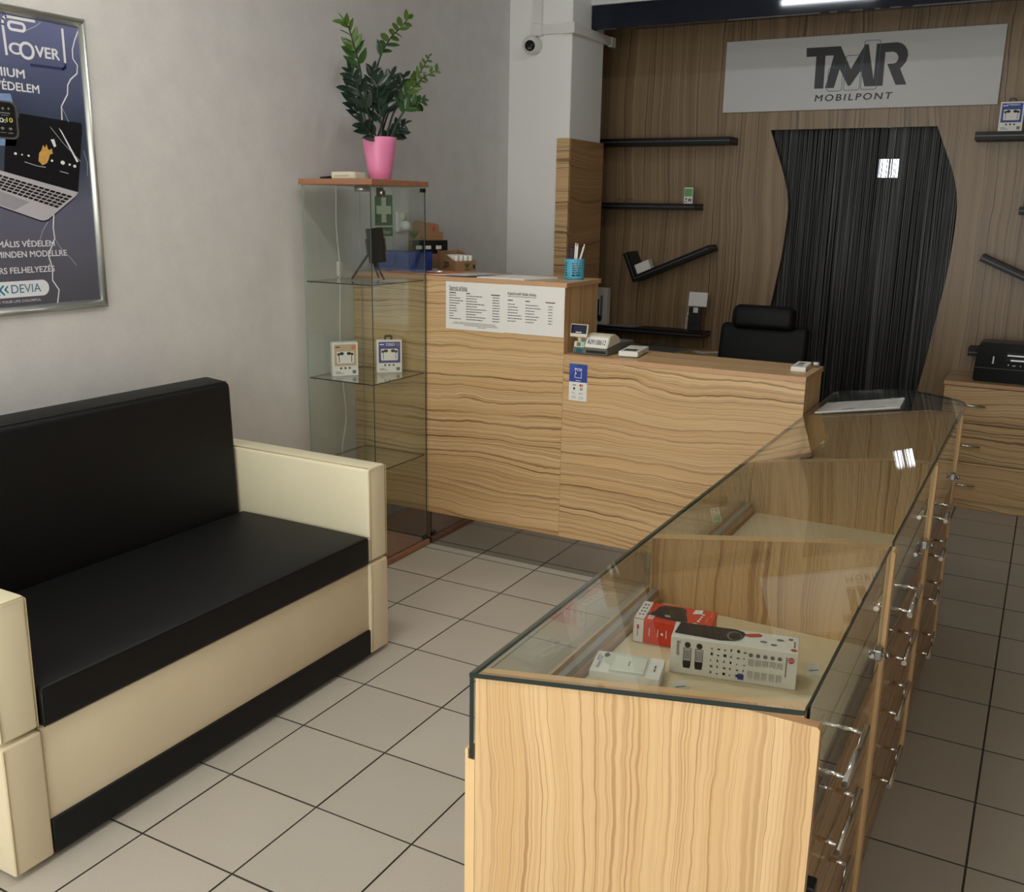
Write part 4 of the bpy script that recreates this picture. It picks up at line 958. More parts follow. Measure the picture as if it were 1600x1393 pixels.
Mq = Matrix.Translation((.1315, 2.225, LZ + .098)) @ Matrix.Rotation(math.radians(-14), 4, 'X')
bm = BM(); box(bm, -.037, .041, -.006, .008, -.028, .026, r=.003, M=Mq); dh = obj('customer_display', bm, plastic_off, reg)
bm = BM(); box(bm, -.033, .037, -.0075, -.0062, -.014, .022, M=Mq); sc2 = obj('screen', bm, plain('dark_blue_screen', (20, 24, 60), .1, var=.05), dh)
bm = BM(); box(bm, -.010, .016, -.0082, -.0076, -.011, -.007, M=Mq); obj('screen_mark', bm, pr_white, dh)
ct = thing('card_reader', 'small white card reader lying beside the cash register', 'card reader', (.33, 2.33, LZ))
Mc = Matrix.Translation((.335, 2.335, LZ)) @ Matrix.Rotation(math.radians(8), 4, 'Z')
bm = BM(); box(bm, -.042, .040, -.095, .10, .004, .026, r=.004, M=Mc); obj('case', bm, plastic_w, ct)
bm = BM(); box(bm, -.034, .032, -.085, .09, .0, .0038, M=Mc); obj('foot_pad', bm, grey_b, ct)
bm = BM()
for i in range(3):
    for j in range(4): box(bm, -.028 + .020 * i, -.014 + .020 * i, -.005 + .022 * j, .010 + .022 * j, .0262, .0282, M=Mc)
obj('keys', bm, plastic_off, ct)
bm = BM(); box(bm, -.026, .026, -.075, -.018, .0262, .0268, M=Mc); obj('screen', bm, grey_line, ct)
wb = thing('white_card_box', 'flat white box on the right end of the low counter', 'box', (1.01, 2.38, LZ))
bm = BM(); prism(bm, [(.992, 2.300), (1.047, 2.302), (1.036, 2.46), (.985, 2.455)], 'z', LZ, LZ + .016); obj('case', bm, card_w, wb)
prints('top_print', ink_g, (.992, 2.31, LZ + .016), (1, 0, 0), (0, 1, 0), [R(.008, .06, .03, .11), R(.012, .02, .036, .04)], wb)
cap = thing('clear_cap', 'small clear plastic cap at the corner of the low counter', 'cap', (1.055, 2.44, LZ))
bm = BM(); lathe(bm, (1.056, 2.445, LZ), [(.0, 0), (.015, 0), (.014, .024), (.0, .025)], 16); obj('cap_shell', bm, pane_top, cap)
bm = BM(); lathe(bm, (1.056, 2.445, LZ + .008), [(.0, 0), (.0115, 0), (.0115, .010), (.0, .0105)], 14); obj('cap_core', bm, pr_white, cap)

# ------------------------------------------------------------------ glass display counters
SL = .1553
def zg(x): return .815 + SL * (x - 1.09)
def slope_top(bm_verts, x_only=True):
    for v in bm_verts: v.co.z += SL * (v.co.x - 1.09)
edged = [wood_z, edge_l]
def board(name, y0, y1, parent, clip=None, xr=1.603, m=None):
    pts = [(1.0905, .001), (xr, .001)]
    if clip is None: pts += [(xr, zg(xr) - .0085), (1.0905, zg(1.0905) - .0085)]
    else:
        xc = 1.09 + (clip + .0085 - .815) / SL
        pts += [(xr, clip - .004), (xr - .004, clip), (xc, clip), (1.0905, zg(1.0905) - .0085)]
    bm = BM(); prism(bm, pts, 'y', y0, y1, mi=0, side=1)
    return obj(name, bm, m or edged, parent)
def bar_handle(parent, name, x, yc, z, L=.20):
    bm = BM(); tube(bm, [(x + .035, yc - L / 2, z), (x + .035, yc + L / 2, z)], .006, 14)
    for s in (-1, 1): tube(bm, [(x, yc + s * L * .385, z), (x + .034, yc + s * L * .385, z)], .0042, 10)
    return obj(name, bm, chrome, parent)
units = [(-.2, .61, .095, 'nearest glass display counter, with olive wood end panel and boxed gadgets inside'),
         (.61, 1.42, .845, 'middle glass display counter of the row of three, empty inside'),
         (1.42, 2.235, 1.62, 'farthest glass display counter, by the end of the low reception counter')]
for k, (ya, yb, hc_, lab) in enumerate(units):
    u = thing('display_counter', lab, 'display counter', (1.34, (ya + yb) / 2, 0), 'glass display counters in a row')
    if k == 0:
        board('end_panel', ya, ya + .018, u, clip=.872, xr=1.629, m=[wood_z, edge])  # darker edge band paints the weaker light on the upward-facing cut
        board('side_panel', ya + .0185, ya + .036, u)
        lo = ya + .0365
    else:
        board('side_panel', ya + .0006, ya + .018, u, clip=.872, xr=1.615); lo = ya + .0185
    board('side_panel', yb - .018, yb - .0006, u, clip=.872, xr=1.615); hi = yb - .0185
    ye = min(yb, 2.168)
    bm = BM(); box(bm, 1.071, 1.0895, ya + .0003, ye - .0003, .001, .655, mi=0, faces={'-y': 1, '+y': 1, '+z': 1}); box(bm, 1.071, 1.0765, ya + .0003, ye - .0003, .6552, .672, faces={'-y': 1, '+z': 1}); obj('customer_panel', bm, [wood_z, edge_l], u)
    bm = BM(); box(bm, 1.125, 1.590, lo, hi, .636, .654); obj('display_shelf', bm, cream_lam, u)
    bm = BM(); box(bm, 1.0945, 1.116, lo, hi, .62, .668); rl_ = obj('shelf_rail', bm, edge_l, u)
    bm = BM(); box(bm, 1.098, 1.112, lo, hi, .6682, .684)
    obj('metal_track', bm, plain('zinc_track', (178, 174, 164), .4, metal=.3, var=.1, vscale=60), rl_)
    bm = BM(); box(bm, 1.0945, 1.580, lo, hi, .02, .034); obj('bottom_board', bm, wood_y, u)
    dzt = zg(1.60) - .012
    pd = pane('glass_flap', 1.6025, 1.6075, lo, hi, .628, dzt, u, ('-y', '+y', '+z', '-z'), em=glass_edge_d, pm=pane_m)
    bar_handle(pd, 'handle', 1.6078, hc_, .682)
    yl = (.568, 1.378, 2.190)[k]; zl = (.655, .648, .652)[k]
    bm = BM(); tube(bm, [(1.590, yl, zl), (1.628, yl, zl)], .0035, 10); tube(bm, [(1.622, yl, zl), (1.629, yl, zl)], .007, 12); tube(bm, [(1.588, yl, zl), (1.592, yl, zl)], .006, 12); box(bm, 1.594, 1.615, yl - .014, yl + .014, zl - .012, zl + .012, r=.003)
    obj('lock', bm, steel, pd)
    for (za, zb, zh) in ((.490, .622, .560), (.329, .487, .422), (.050, .326, .246)):
        bm = BM(); box(bm, 1.590, 1.607, lo, hi, za, zb, r=.0012, seg=1); d = obj('drawer', bm, wood_y, u)
        bar_handle(d, 'handle', 1.6072, hc_ + (0, .015, .02)[k], zh)
    bm = BM(); box(bm, 1.580, 1.600, lo, hi, .001, .048); obj('plinth', bm, wood_y, u)
    if k == 0:
        bm = BM(); box(bm, 1.6075, 1.634, -.150, -.120, .560, .590, r=.003); lk = obj('cam_lock', bm, blk, u)
        bm = BM(); prism(bm, [(1.614, .569), (1.628, .569), (1.621, .582)], 'y', -.1508, -.1502); obj('lock_arrow', bm, steel, lk)
gt = thing('counter_glass_top', 'long sloping glass top and front pane with a rounded far end over the display counters', 'glass top', (1.34, 1.2, .82))
poly = [(1.082, -.206), (1.607, -.206), (1.617, 2.25)] + [(v.x, v.y) for v in bezier_pts([(1.617, 2.25, 0), (1.60, 2.345, 0), (1.537, 2.465, 0), (1.432, 2.622, 0), (1.345, 2.715, 0), (1.274, 2.745, 0)], 4)[1:]] + [(1.10, 2.742), (1.082, 2.725)]
bm = BM(); vs = prism(bm, poly, 'z', .807, .815, mi=0, side=1)
for f in bm.faces:
    f.normal_update()
    if f.normal.x < -.5: f.material_index = 2
slope_top(vs); obj('top_pane', bm, [pane_top, glass_edge_d, plain('grey_green_glass_edge', (150, 168, 158), .15, var=.05)], gt)
pane('front_pane', 1.0785, 1.0868, -.199, 2.166, .6555, zg(1.0785) - .0085, gt, ('-y', '+y', '+z'), em=glass_edge_d, pm=glass('front_glass', (0.945, 0.962, 0.945), 1.7))

# ------------------------------------------------------------------ goods in the nearest display counter
ZS = .6545
def lay_box(name, label, o, udir, L, D, H, mats):
    t = thing(name, label, 'box', (o[0], o[1], ZS))
    U = Vector((udir[0], udir[1], 0)).normalized(); B = Vector((-U.y, U.x, 0)); O = Vector((o[0], o[1], ZS))
    M_ = Matrix(((U.x, B.x, 0, O.x), (U.y, B.y, 0, O.y), (0, 0, 1, O.z), (0, 0, 0, 1)))
    bm = BM(); box(bm, 0, L, 0, D, 0, H, r=.001, seg=1, M=M_); obj('carton', bm, mats, t)
    return t, O, U, B
t, O, U, B = lay_box('speaker_box', 'long white speaker carton with black speaker picture on the display shelf', (1.258, .268), (.235, .05), .241, .074, .0765, card_w)
Tp = O + Vector((0, 0, .0765)); Zv = (0, 0, 1)
prints('speaker_picture', blk, Tp, U, B, [[(.004, .018), (.010, .072), (.120, .072), (.136, .064), (.140, .052), (.134, .030), (.122, .016), (.095, .010)]], t)
pr_e = ELL(.119, .038, .015, .022, 18); pr_i = ELL(.120, .038, .012, .018, 18)
prints('speaker_ring', ink_g, Tp, U, B, [[pr_e[i], pr_e[(i + 1) % 18], pr_i[(i + 1) % 18], pr_i[i]] for i in range(18)], t, eps=.001)
prints('strap_picture', plain('red_strap_print', (196, 74, 52), .5, var=.05), Tp, U, B, [[(.139, .056), (.165, .066), (.172, .060), (.170, .052), (.150, .044), (.138, .046)]], t, eps=.0008)
prints('top_icons', ink_g, Tp, U, B, [ELL(.175, .030, .007, .005), ELL(.195, .022, .006, .005), ELL(.206, .048, .007, .005), R(.222, .052, .230, .062), R(.232, .020, .235, .05)], t, eps=.0008)
prints('top_emblem', pr_dkred, Tp, U, B, [ELL(.232, .010, .006, .005)], t, eps=.0009)
text('lettering', 'Bluetooth', ink, O, -Vector(Zv), U, t, -.069, .012, w=.030, h=.007, eps=.0009)
sd = []
sd2 = []
for k, cx in enumerate((.033, .056)):
    sd += STROKE([(cx - .007, .020), (cx - .007, .056), (cx + .007, .056), (cx + .007, .020), (cx - .007, .020)], .0012) + [R(cx - .0065, .014, cx + .0065, .030)] + [ELL(cx, .063, .006)]
    sd2 += [R(cx - .005 + j * .0028, .032, cx - .0035 + j * .0028, .053) for j in range(4)]
rb = random.Random(5)
for i in range(6):
    for j in range(5):
        x, z = .078 + .0125 * i, .010 + .0128 * j
        w, h = rb.uniform(.002, .0055), rb.uniform(.002, .006); (sd if rb.random() < .5 else sd2).append(R(x, z, x + w, z + h))
for c in range(5):
    for j in range(6): sd2.append(R(.150 + .0135 * c + j * .0019, rb.uniform(.036, .041), .1506 + .0135 * c + j * .0019, .052)); 
    for j in range(5): sd2.append(R(.150 + .0135 * c + j * .0021, rb.uniform(.009, .014), .1506 + .0135 * c + j * .0021, .027))
    sd2.append(ELL(.154 + .0135 * c, .060, .0042))
prints('side_print', ink, O, U, Zv, sd, t, eps=.0008); prints('side_small_print', ink_g, O, U, Zv, sd2, t, eps=.0009)
prints('side_mark', pr_blue, O, U, Zv, [R(.132, .006, .143, .018)], t, eps=.001)
prints('side_emblem', pr_dkred, O, U, Zv, [ELL(.229, .060, .0062)], t, eps=.001)
prints('emblem_bars', card_w, O, U, Zv, [R(.223, .0615, .235, .0625), R(.223, .058, .235, .059)], t, eps=.0012)
prints('vertical_print', ink_g, O, U, Zv, [R(.2195, .024, .2215, .066)], t, eps=.001)
t, O, U, B = lay_box('gadget_box', 'red and white carton with black device picture at the back of the display shelf', (1.142, .362), (.157, .022), .160, .098, .053, pr_red)
Tp = O + Vector((0, 0, .053))
prints('white_panel', card_w, Tp, U, B, [R(.001, .001, .022, .097)], t)
prints('white_panel', card_w, O, U, Zv, [R(.001, .001, .022, .0525)], t)
prints('white_panel', card_w, O + B * .098, -B, Zv, [R(.001, .001, .097, .0525)], t)
prints('device_picture', blk, Tp, U, B, [[(.020, .030), (.034, .052), (.040, .080), (.050, .088), (.088, .090), (.098, .080), (.100, .058), (.106, .040), (.110, .022), (.098, .014), (.06, .020)]], t, eps=.0009)
prints('picture_marks', card_w, Tp, U, B, [R(.060, .030, .072, .033), R(.058, .036, .070, .038)], t, eps=.0012)
prints('white_label', card_w, Tp, U, B, [R(.028, .006, .040, .026), [(.112, .066), (.132, .072), (.130, .094), (.114, .090)]], t, eps=.0009)
prints('label_mark', pr_red, Tp, U, B, [R(.031, .010, .037, .014), R(.031, .018, .037, .022)], t, eps=.0012)
prints('orange_lettering_strip', pr_org, Tp, U, B, [R(.150, .060, .153, .092), R(.145, .030, .148, .060)], t, eps=.0009)
prints('white_lettering_strip', card_w, Tp, U, B, [R(.128 + .0015 * i, .030 + .012 * i, .133 + .0015 * i, .038 + .012 * i) for i in range(4)] + [ELL(.126, .016, .006)], t, eps=.0009)
prints('icon_row', ink, Tp, U, B, [R(.006 + .007 * i, .020 + .018 * j, .010 + .007 * i, .026 + .018 * j) for i in range(2) for j in range(4)], t, eps=.001)
prints('side_marks', card_w, O, U, Zv, [R(.034 + .018 * i, .018, .036 + .018 * i, .036) for i in range(4)] + [ELL(.062, .026, .003)], t, eps=.0009)
prints('side_brand_mark', pr_dkred, O, U, Zv, [R(.008, .030, .013, .040)], t, eps=.001)
prints('side_small_print', ink_g, O, U, Zv, [R(.009, .014, .011, .028)], t, eps=.001)
t, O, U, B = lay_box('power_bank_box', 'flat white power bank pack with clear window on the display shelf', (1.137, .149), (.132, .029), .136, .090, .0245, card_w)
Tp = O + Vector((0, 0, .0245))
clearp = plain('frosted_plastic', (216, 220, 208), .25, var=.03)
prints('clear_window', clearp, Tp, U, B, [[(.036, .001), (.036, .024), (.032, .034), (.022, .040), (.020, .050), (.024, .074), (.030, .088), (.108, .088), (.108, .001)]], t)
bm = BM(); M_ = Matrix(((U.x, B.x, 0, Tp.x), (U.y, B.y, 0, Tp.y), (0, 0, 1, Tp.z), (0, 0, 0, 1))); box(bm, .040, .104, .008, .074, .0006, .004, r=.0015, M=M_); obj('power_bank', bm, plain('pale_power_bank', (222, 226, 214), .4, var=.02), t)
prints('brand_print', ink_g, Tp + Vector((0, 0, .0042)), U, B, [R(.070, .030, .073, .052)], t)
prints('brand_oval', pr_navy, Tp, U, B, [ELL(.022, .074, .0055, .010, 16)], t, eps=.0009)
text('lettering', 'Battery Pack', ink, Tp, B, -U, t, .016, -.018, w=.052, h=.009, eps=.0009)
prints('small_print', ink_g, Tp, B, -U, [R(.046, -.0085, .074, -.0065)], t, eps=.0009)
prints('end_marks', ink, Tp, U, B, [R(.120, .030, .123, .040), R(.120, .044, .123, .056)], t, eps=.0009)
for nm, (cx, cy), lab in (('price_tag', (1.508, .405), 'white price tag standing at the right end of the speaker carton'), ('price_tag', (1.302, .205), 'white price tag lying beside the power bank pack')):
    t = thing(nm, lab, 'price tag', (cx, cy, ZS))
    Mt = Matrix.Translation((cx, cy, ZS)) @ Matrix.Rotation(math.radians(40), 4, 'Z')
    bm = BM(); prism(bm, [(-.007, 0), (.007, .017), (.0077, .0165), (-.0063, .0001)], 'x', -.015, .015); bmesh.ops.transform(bm, matrix=Mt, verts=bm.verts); obj('card', bm, card_w, t)
    q0 = Mt @ Vector((0, -.012, 0)); q1 = Mt.to_3x3() @ Vector((0, .024, .022)); q2 = Mt.to_3x3() @ Vector((1, 0, 0))
    prints('tag_print', ink_g, q0, q2, q1, [R(-.010, .012, .010, .014)], t, eps=.0012)

# papers in a sleeve on the far end of the glass top
sl = thing('paper_sleeve', 'white papers in a shiny clear plastic sleeve on the far end of the glass top', 'papers', (1.25, 2.35, .83))
bm = BM(); vs = prism(bm, [(1.112, 2.215), (1.401, 2.257), (1.392, 2.466), (1.114, 2.433)], 'z', .8156, .8182); slope_top(vs); obj('papers', bm, paper, sl)
bm = BM(); vs = prism(bm, [(1.108, 2.211), (1.405, 2.253), (1.396, 2.470), (1.110, 2.437)], 'z', .8184, .8190)
bmesh.ops.subdivide_edges(bm, edges=[e for e in bm.edges if e.calc_length() > .1], cuts=14, use_grid_fill=True)
for v in bm.verts: v.co.z += .0022 * abs(math.sin(v.co.x * 95 + v.co.y * 60)) * abs(math.sin(v.co.y * 45 - v.co.x * 30))
slope_top(bm.verts); obj('sleeve', bm, glass('clear_sleeve', (.98, .98, .98), .35), sl)
prints('sleeve_print', ink, (1.112, 2.215, .8183 + SL * .022), (1, .145, SL), (0, 1, 0), [R(.09, .02, .135, .030)], sl, eps=.0002)

# ------------------------------------------------------------------ back wall: sign and shelves
sgn = thing('shop_sign', 'long grey-white shop sign board with black lettering above the string curtain', 'sign', (.705, 4.54, 2.114))
bm = BM(); box(bm, -.037, 1.4505, 4.530, 4.5495, 2.1145, 2.511, r=.001, seg=1); obj('board', bm, plain('grey_white_sign_board', (206, 206, 206), .5, var=.015), sgn)
bk_i = plain('black_sign_letters', (20, 22, 26), .45, var=.05)
BO = (0, 4.530, 0)
def bp(name, m, polys, e=.0008): return prints(name, m, BO, (1, 0, 0), (0, 0, 1), polys, sgn, eps=e)
bp('letter_t', bk_i, [[(.4303, 2.4503), (.619, 2.4499), (.6053, 2.4027), (.5393, 2.4036), (.5427, 2.2290), (.4911, 2.2294), (.4884, 2.4022), (.4335, 2.4026)]])
bp('letter_m', bk_i, [[(.6008, 2.4497), (.619, 2.4499), (.6839, 2.3261), (.7494, 2.4509), (.7679, 2.4512), (.811, 2.265), (.8158, 2.2307), (.7658, 2.2308), (.7393, 2.3167), (.6891, 2.2384), (.6756, 2.2380), (.6235, 2.329), (.6006, 2.2297), (.5519, 2.2301), (.5845, 2.4029)]], .0010)
bp('letter_r', bk_i, [[(.8104, 2.4512), (.8595, 2.4512), (.8599, 2.4042), (.8623, 2.2308), (.8158, 2.2307), (.811, 2.265)]], .0012)
bp('letter_r_bowl', bk_i, [[(.8464, 2.4512), (.9158, 2.4526), (.9400, 2.4460), (.9600, 2.4310), (.9742, 2.4085), (.9792, 2.3825), (.9721, 2.3486), (.9454, 2.3155), (.9858, 2.2322), (.9302, 2.2323), (.8749, 2.3437), (.9098, 2.344), (.9210, 2.3490), (.9290, 2.3600), (.93, 2.3788), (.9172, 2.398), (.8991, 2.405), (.8511, 2.4047)]], .0014)
ph_b = plain('blue_grey_outline', (78, 94, 116), .5, var=.03)
for a, b, c, d in ((.5628, 2.2125, .643, 2.337), (.6538, 2.2135, .738, 2.398), (.746, 2.214, .8306, 2.4702)):
    pts = RR(a, b, c, d, .012, 4); bp('phone_outline', ph_b, STROKE(pts + [pts[0]], .0032), .0018)
text('lettering', 'MOBILPONT', bk_i, BO, (1, 0, 0), (0, 0, 1), sgn, .500, 2.1602, w=.418, h=.0352, bold=.022, shear=.10, space=1.3)

def wall_shelf(label, x0, x1, z0, z1):
    t = thing('wall_shelf', label, 'shelf', ((x0 + x1) / 2, 4.54, z0), 'black shelves on the wood wall')
    bm = BM(); box(bm, x0, x1, 4.385, 4.5495, z0, z1, r=.0008, seg=1); obj('board', bm, black_sh, t)
    zm = (z0 + z1) / 2; bm = BM(); box(bm, x0 + .002, x1 - .002, 4.3832, 4.3845, zm - .0022, zm + .0022); box(bm, x1 + .0003, x1 + .0014, 4.388, 4.547, zm - .0022, zm + .0022); obj('edge_strip', bm, grey_line, t)
    return t
wall_shelf('topmost black wall shelf between column and shop sign, empty', X0 + .01, .064, 1.927, 1.968)
wall_shelf('short black wall shelf holding the small green packet', X0 + .01, -.126, 1.545, 1.583)
wall_shelf('low black wall shelf holding the packaged phone case', X0 + .01, -.028, .774, .8075)
wall_shelf('black wall shelf holding the blue earphone carton, right of curtain', 1.372, 2.3, 1.925, 1.967)
wall_shelf('black wall shelf at the right edge of the photo, below the earphone carton', 1.625, 2.3, 1.549, 1.590)
wall_shelf('low black wall shelf behind the printer', 1.470, 2.3, .797, .838)
def v_shelf(label, mir):
    t = thing('angled_shelf', label, 'shelf', (1.743 if mir else -.29, 4.54, 1.1), 'black V-shaped shelves on the wood wall')
    f = (lambda p: (1.453 - p[0], p[1])) if mir else (lambda p: p)
    dx, dz = .918, .397; nx, nz = -.397, .918; th = .037
    c = (-.505, 1.095)
    def P_(a, b): return f((c[0] + dx * a + nx * b, c[1] + dz * a + nz * b))
    bm = BM(); prism(bm, [P_(0, 0), P_(.535, 0), P_(.535, th), P_(0, th)], 'y', 4.385, 4.5495); obj('long_board', bm, black_sh, t)
    bm = BM(); prism(bm, [P_(0, th + .0003), P_(th, th + .0003), P_(th, .190), P_(0, .190)], 'y', 4.385, 4.5495); obj('short_board', bm, black_sh, t)
    bm = BM(); prism(bm, [P_(.017, .0165), P_(.533, .0165), P_(.533, .0210), P_(.017, .0210)], 'y', 4.3832, 4.3845); prism(bm, [P_(.017, .0212), P_(.0213, .0212), P_(.0213, .188), P_(.017, .188)], 'y', 4.3832, 4.3845)
    prism(bm, [P_(.5354, .0165), P_(.5366, .0165), P_(.5366, .0210), P_(.5354, .0210)], 'y', 4.388, 4.547); obj('edge_strip', bm, grey_line, t)
    return P_
P_ = v_shelf('black V-shaped wall shelf left of the string curtain, holding a white box', False)
v_shelf('slanting black wall shelf right of the string curtain', True)
t = thing('white_carton', 'small white carton leaning in the V-shaped shelf', 'box', (-.42, 4.45, 1.17))
bm = BM(); prism(bm, [P_(.040, .0376), P_(.138, .0376), P_(.138, .098), P_(.040, .098)], 'y', 4.405, 4.465); obj('carton', bm, card_w, t)
t = thing('green_packet', 'small green and white packet standing on the short wall shelf', 'packet', (-.175, 4.41, 1.5835))
bm = BM(); box(bm, -.203, -.148, 4.40, 4.412, 1.5835, 1.678, r=.001, seg=1); obj('packet', bm, card_w, t)
prints('green_panel', plain('grass_green_print', (104, 164, 96), .5, var=.05), (-.203, 4.40, 1.5835), UX, UZ, [R(.003, .042, .052, .088)], t)
prints('print', ink_g, (-.203, 4.40, 1.5835), UX, UZ, [R(.006, .008, .020, .016), R(.026, .012, .048, .030), R(.008, .022, .02, .034)], t)
bm = BM(); tube(bm, bezier_pts([(-.66, 4.42, 1.585), (-.655, 4.42, 1.603), (-.62, 4.42, 1.606), (-.60, 4.42, 1.590), (-.58, 4.42, 1.606), (-.54, 4.42, 1.603), (-.535, 4.42, 1.585)], 5), .0018, 6)
tag(obj('wire_stand', bm, plain('copper_wire', (120, 84, 60), .4, metal=.6, var=.1)), 'thin brown wire stand on the short wall shelf by the column', 'stand')
pc_ = thing('phone_case_pack', 'black phone sleeve in a clear bag with white header on the low wall shelf', 'packet', (-.09, 4.41, .808))
Mh = Matrix.Translation((-.089, 4.415, .8082)) @ Matrix.Rotation(math.radians(-8), 4, 'X')
bm = BM(); box(bm, -.058, .060, -.003, .003, .158, .245, M=Mh); obj('header_card', bm, paper, pc_)
bm = BM(); box(bm, -.050, .034, -.008, .008, .004, .150, r=.006, M=Mh); slv = obj('sleeve', bm, blk_m, pc_)
bm = BM(); box(bm, -.020, .010, -.0095, -.0083, .118, .150, r=.0005, seg=1, M=Mh); obj('tab', bm, pr_white, slv)
bm = BM(); box(bm, -.062, .062, -.010, .010, .0005, .1575, M=Mh); obj('clear_bag', bm, glass('clear_film', (.97, .97, .97), 1.6), pc_)
bb = thing('brochure_box', 'white and blue upright carton beside the column on the low wall shelf', 'box', (-.74, 4.45, .808))
bm = BM(); box(bm, -.80, -.690, 4.42, 4.47, .808, 1.046, r=.001, seg=1); obj('carton', bm, card_w, bb)
prints('print', pr_navy, (-.80, 4.42, .808), UX, UZ, [R(.0, .03, .055, .165), ELL(.06, .04, .016, .022)], bb)
prints('grey_print', ink_g, (-.80, 4.42, .808), UX, UZ, [R(.062, .05, .078, .19)], bb)
papers('grey_sheet', 'grey paper sheet lying on the low wall shelf beside the white and blue carton', 'paper', [(-.685, 4.40), (-.50, 4.395), (-.47, 4.52), (-.68, 4.53)], .8078, plain('light_grey_paper', (150, 150, 154), .6, var=.03))
t, U, V = ear_box((1.474, 4.405, 1.9673), 0.0, 'blue and white earphone carton with black hang tab on the shelf right of the sign', pr_blue, pr_white, True, 1)
text('heading_lettering', 'STEREO', pr_white, (1.474, 4.405, 1.9673), U, V, t, .030, .126, w=.060, h=.008, bold=.02, eps=.0014)
t = thing('white_packet', 'white packet on the shelf at the right edge of the photo', 'packet', (1.69, 4.42, 1.59))
bm = BM(); box(bm, 1.645, 1.74, 4.41, 4.44, 1.5905, 1.70, r=.001, seg=1); obj('packet', bm, card_w, t)
prints('print', pr_green, (1.645, 4.41, 1.5905), UX, UZ, [R(.01, .05, .085, .095)], t)

# string curtain: far too many strands to count
bm = BM(); rs = random.Random(21); x = .19
while x < 1.34:
    w = rs.uniform(.0016, .0042); mi = rs.choices((0, 1, 2), (5, 6, 3))[0]; y = 4.60 + rs.uniform(0, .02)
    ph, am = rs.uniform(0, 6.28), rs.uniform(.0005, .004); dx_ = rs.uniform(-.006, .006)
    prev = None
    for k in range(7):
        z = 2.04 - 2.02 * k / 6; c = x + am * math.sin(ph + k * 1.1) + dx_ * k / 6
        ring = [bm.verts.new((c + a, y + b, z)) for a, b in ((-w / 2, 0), (w / 2, 0), (0, w))]
        if prev:
            for i in range(3):
                f = bm.faces.new((prev[i], prev[(i + 1) % 3], ring[(i + 1) % 3], ring[i])); f.material_index = mi
        prev = ring
    x += rs.uniform(.0022, .0042) + (rs.uniform(.003, .007) if rs.random() < .12 else 0)
bmesh.ops.recalc_face_normals(bm, faces=bm.faces)
cu_ = thing('string_curtain', 'black string curtain hanging in the wavy doorway of the wood wall', 'curtain', (.77, 4.61, 0))
o = obj('strings', bm, string_m, cu_); o['kind'] = 'stuff'
bm = BM(); tube(bm, [(.17, 4.61, 2.045), (1.37, 4.61, 2.045)], .008, 10); obj('rod', bm, blk, cu_)

# ------------------------------------------------------------------ desk, chair, drawer chest and printer behind the counter
dk = thing('back_desk', 'wood grain desk against the wood wall under the low black shelf', 'desk', (-.2, 4.3, 0))
bm = BM(); box(bm, -.59, .22, 4.09, 4.547, .670, .690, r=.0008, seg=1); obj('desktop', bm, [wood_x], dk)
for xx in (-.588, .200):
    bm = BM(); box(bm, xx, xx + .018, 4.11, 4.545, .001, .6695); obj('leg_panel', bm, wood_z, dk)
papers('plastic_sleeve', 'crumpled clear plastic sleeve with grey sheets lying on the back desk', 'papers', [(-.50, 4.28), (-.16, 4.22), (-.13, 4.46), (-.44, 4.50)], .6904, plain('cloudy_plastic', (132, 130, 128), .25, var=.25, vscale=20), th=.006)
papers('white_card', 'white card lying on the back desk nearer the plastic sleeve', 'card', [(-.085, 4.38), (.005, 4.31), (.02, 4.35), (-.06, 4.43)], .6904, paper)
papers('white_card', 'white card lying on the back desk nearer the office chair', 'card', [(.015, 4.36), (.10, 4.42), (.06, 4.46), (-.02, 4.41)], .6904, paper)

ch = thing('office_chair', 'black leatherette office chair with a padded headrest behind the low counter', 'chair', (.655, 3.02, 0))
def tilt(bm): 
    for v in bm.verts: v.co.y += (v.co.z - .5) * .16
bm = BM(); box(bm, .437, .868, 3.10, 3.16, .50, 1.020, r=.025, seg=4); 
for v in bm.verts:
    if v.co.z > .9: v.co.x += (.655 - v.co.x) * .02
tilt(bm); obj('backrest', bm, leather_ch, ch, True)
bm = BM(); box(bm, .500, .800, 3.055, 3.135, 1.000, 1.112, r=.034, seg=5); tilt(bm); hr = obj('headrest', bm, leather_ch, ch, True)
bm = BM(); tube(bm, [(.520, 3.1345, 1.01), (.520, 3.132, 1.055), (.520, 3.140, 1.10)], .0015, 6); tube(bm, [(.780, 3.1345, 1.01), (.780, 3.132, 1.055), (.780, 3.140, 1.10)], .0015, 6); obj('piping', bm, blk_m, hr)
bm = BM(); box(bm, .435, .875, 2.66, 3.13, .43, .515, r=.03, seg=4); obj('seat', bm, leather_ch, ch, True)
for s in (-1, 1):
    xx = .655 + s * .25
    bm = BM(); tube(bm, bezier_pts([(xx, 3.10, .60), (xx, 3.00, .66), (xx, 2.78, .665), (xx, 2.70, .60), (xx, 2.74, .46)], 5), .018, 10); obj('armrest', bm, blk, ch)
bm = BM(); tube(bm, [(.655, 2.90, .10), (.655, 2.90, .43)], .025, 14); tube(bm, [(.655, 2.90, .28), (.655, 2.90, .42)], .034, 14); obj('gas_lift', bm, blk, ch)
for k in range(5):
    a = 2 * math.pi * k / 5 + .3; e = Vector((.655 + .28 * math.cos(a), 2.90 + .28 * math.sin(a), .075))
    bm = BM(); tube(bm, [(.655, 2.90, .115), e + Vector((0, 0, .008))], [.028, .016], 8); bs = obj('base_arm', bm, blk, ch)
    bm = BM(); tn = Vector((-math.sin(a), math.cos(a), 0)); c_ = e + Vector((0, 0, -.045)); tube(bm, [c_ - tn * .018, c_ + tn * .018], .0285, 14); tube(bm, [c_, e], .006, 6); obj('caster', bm, blk_m, bs)

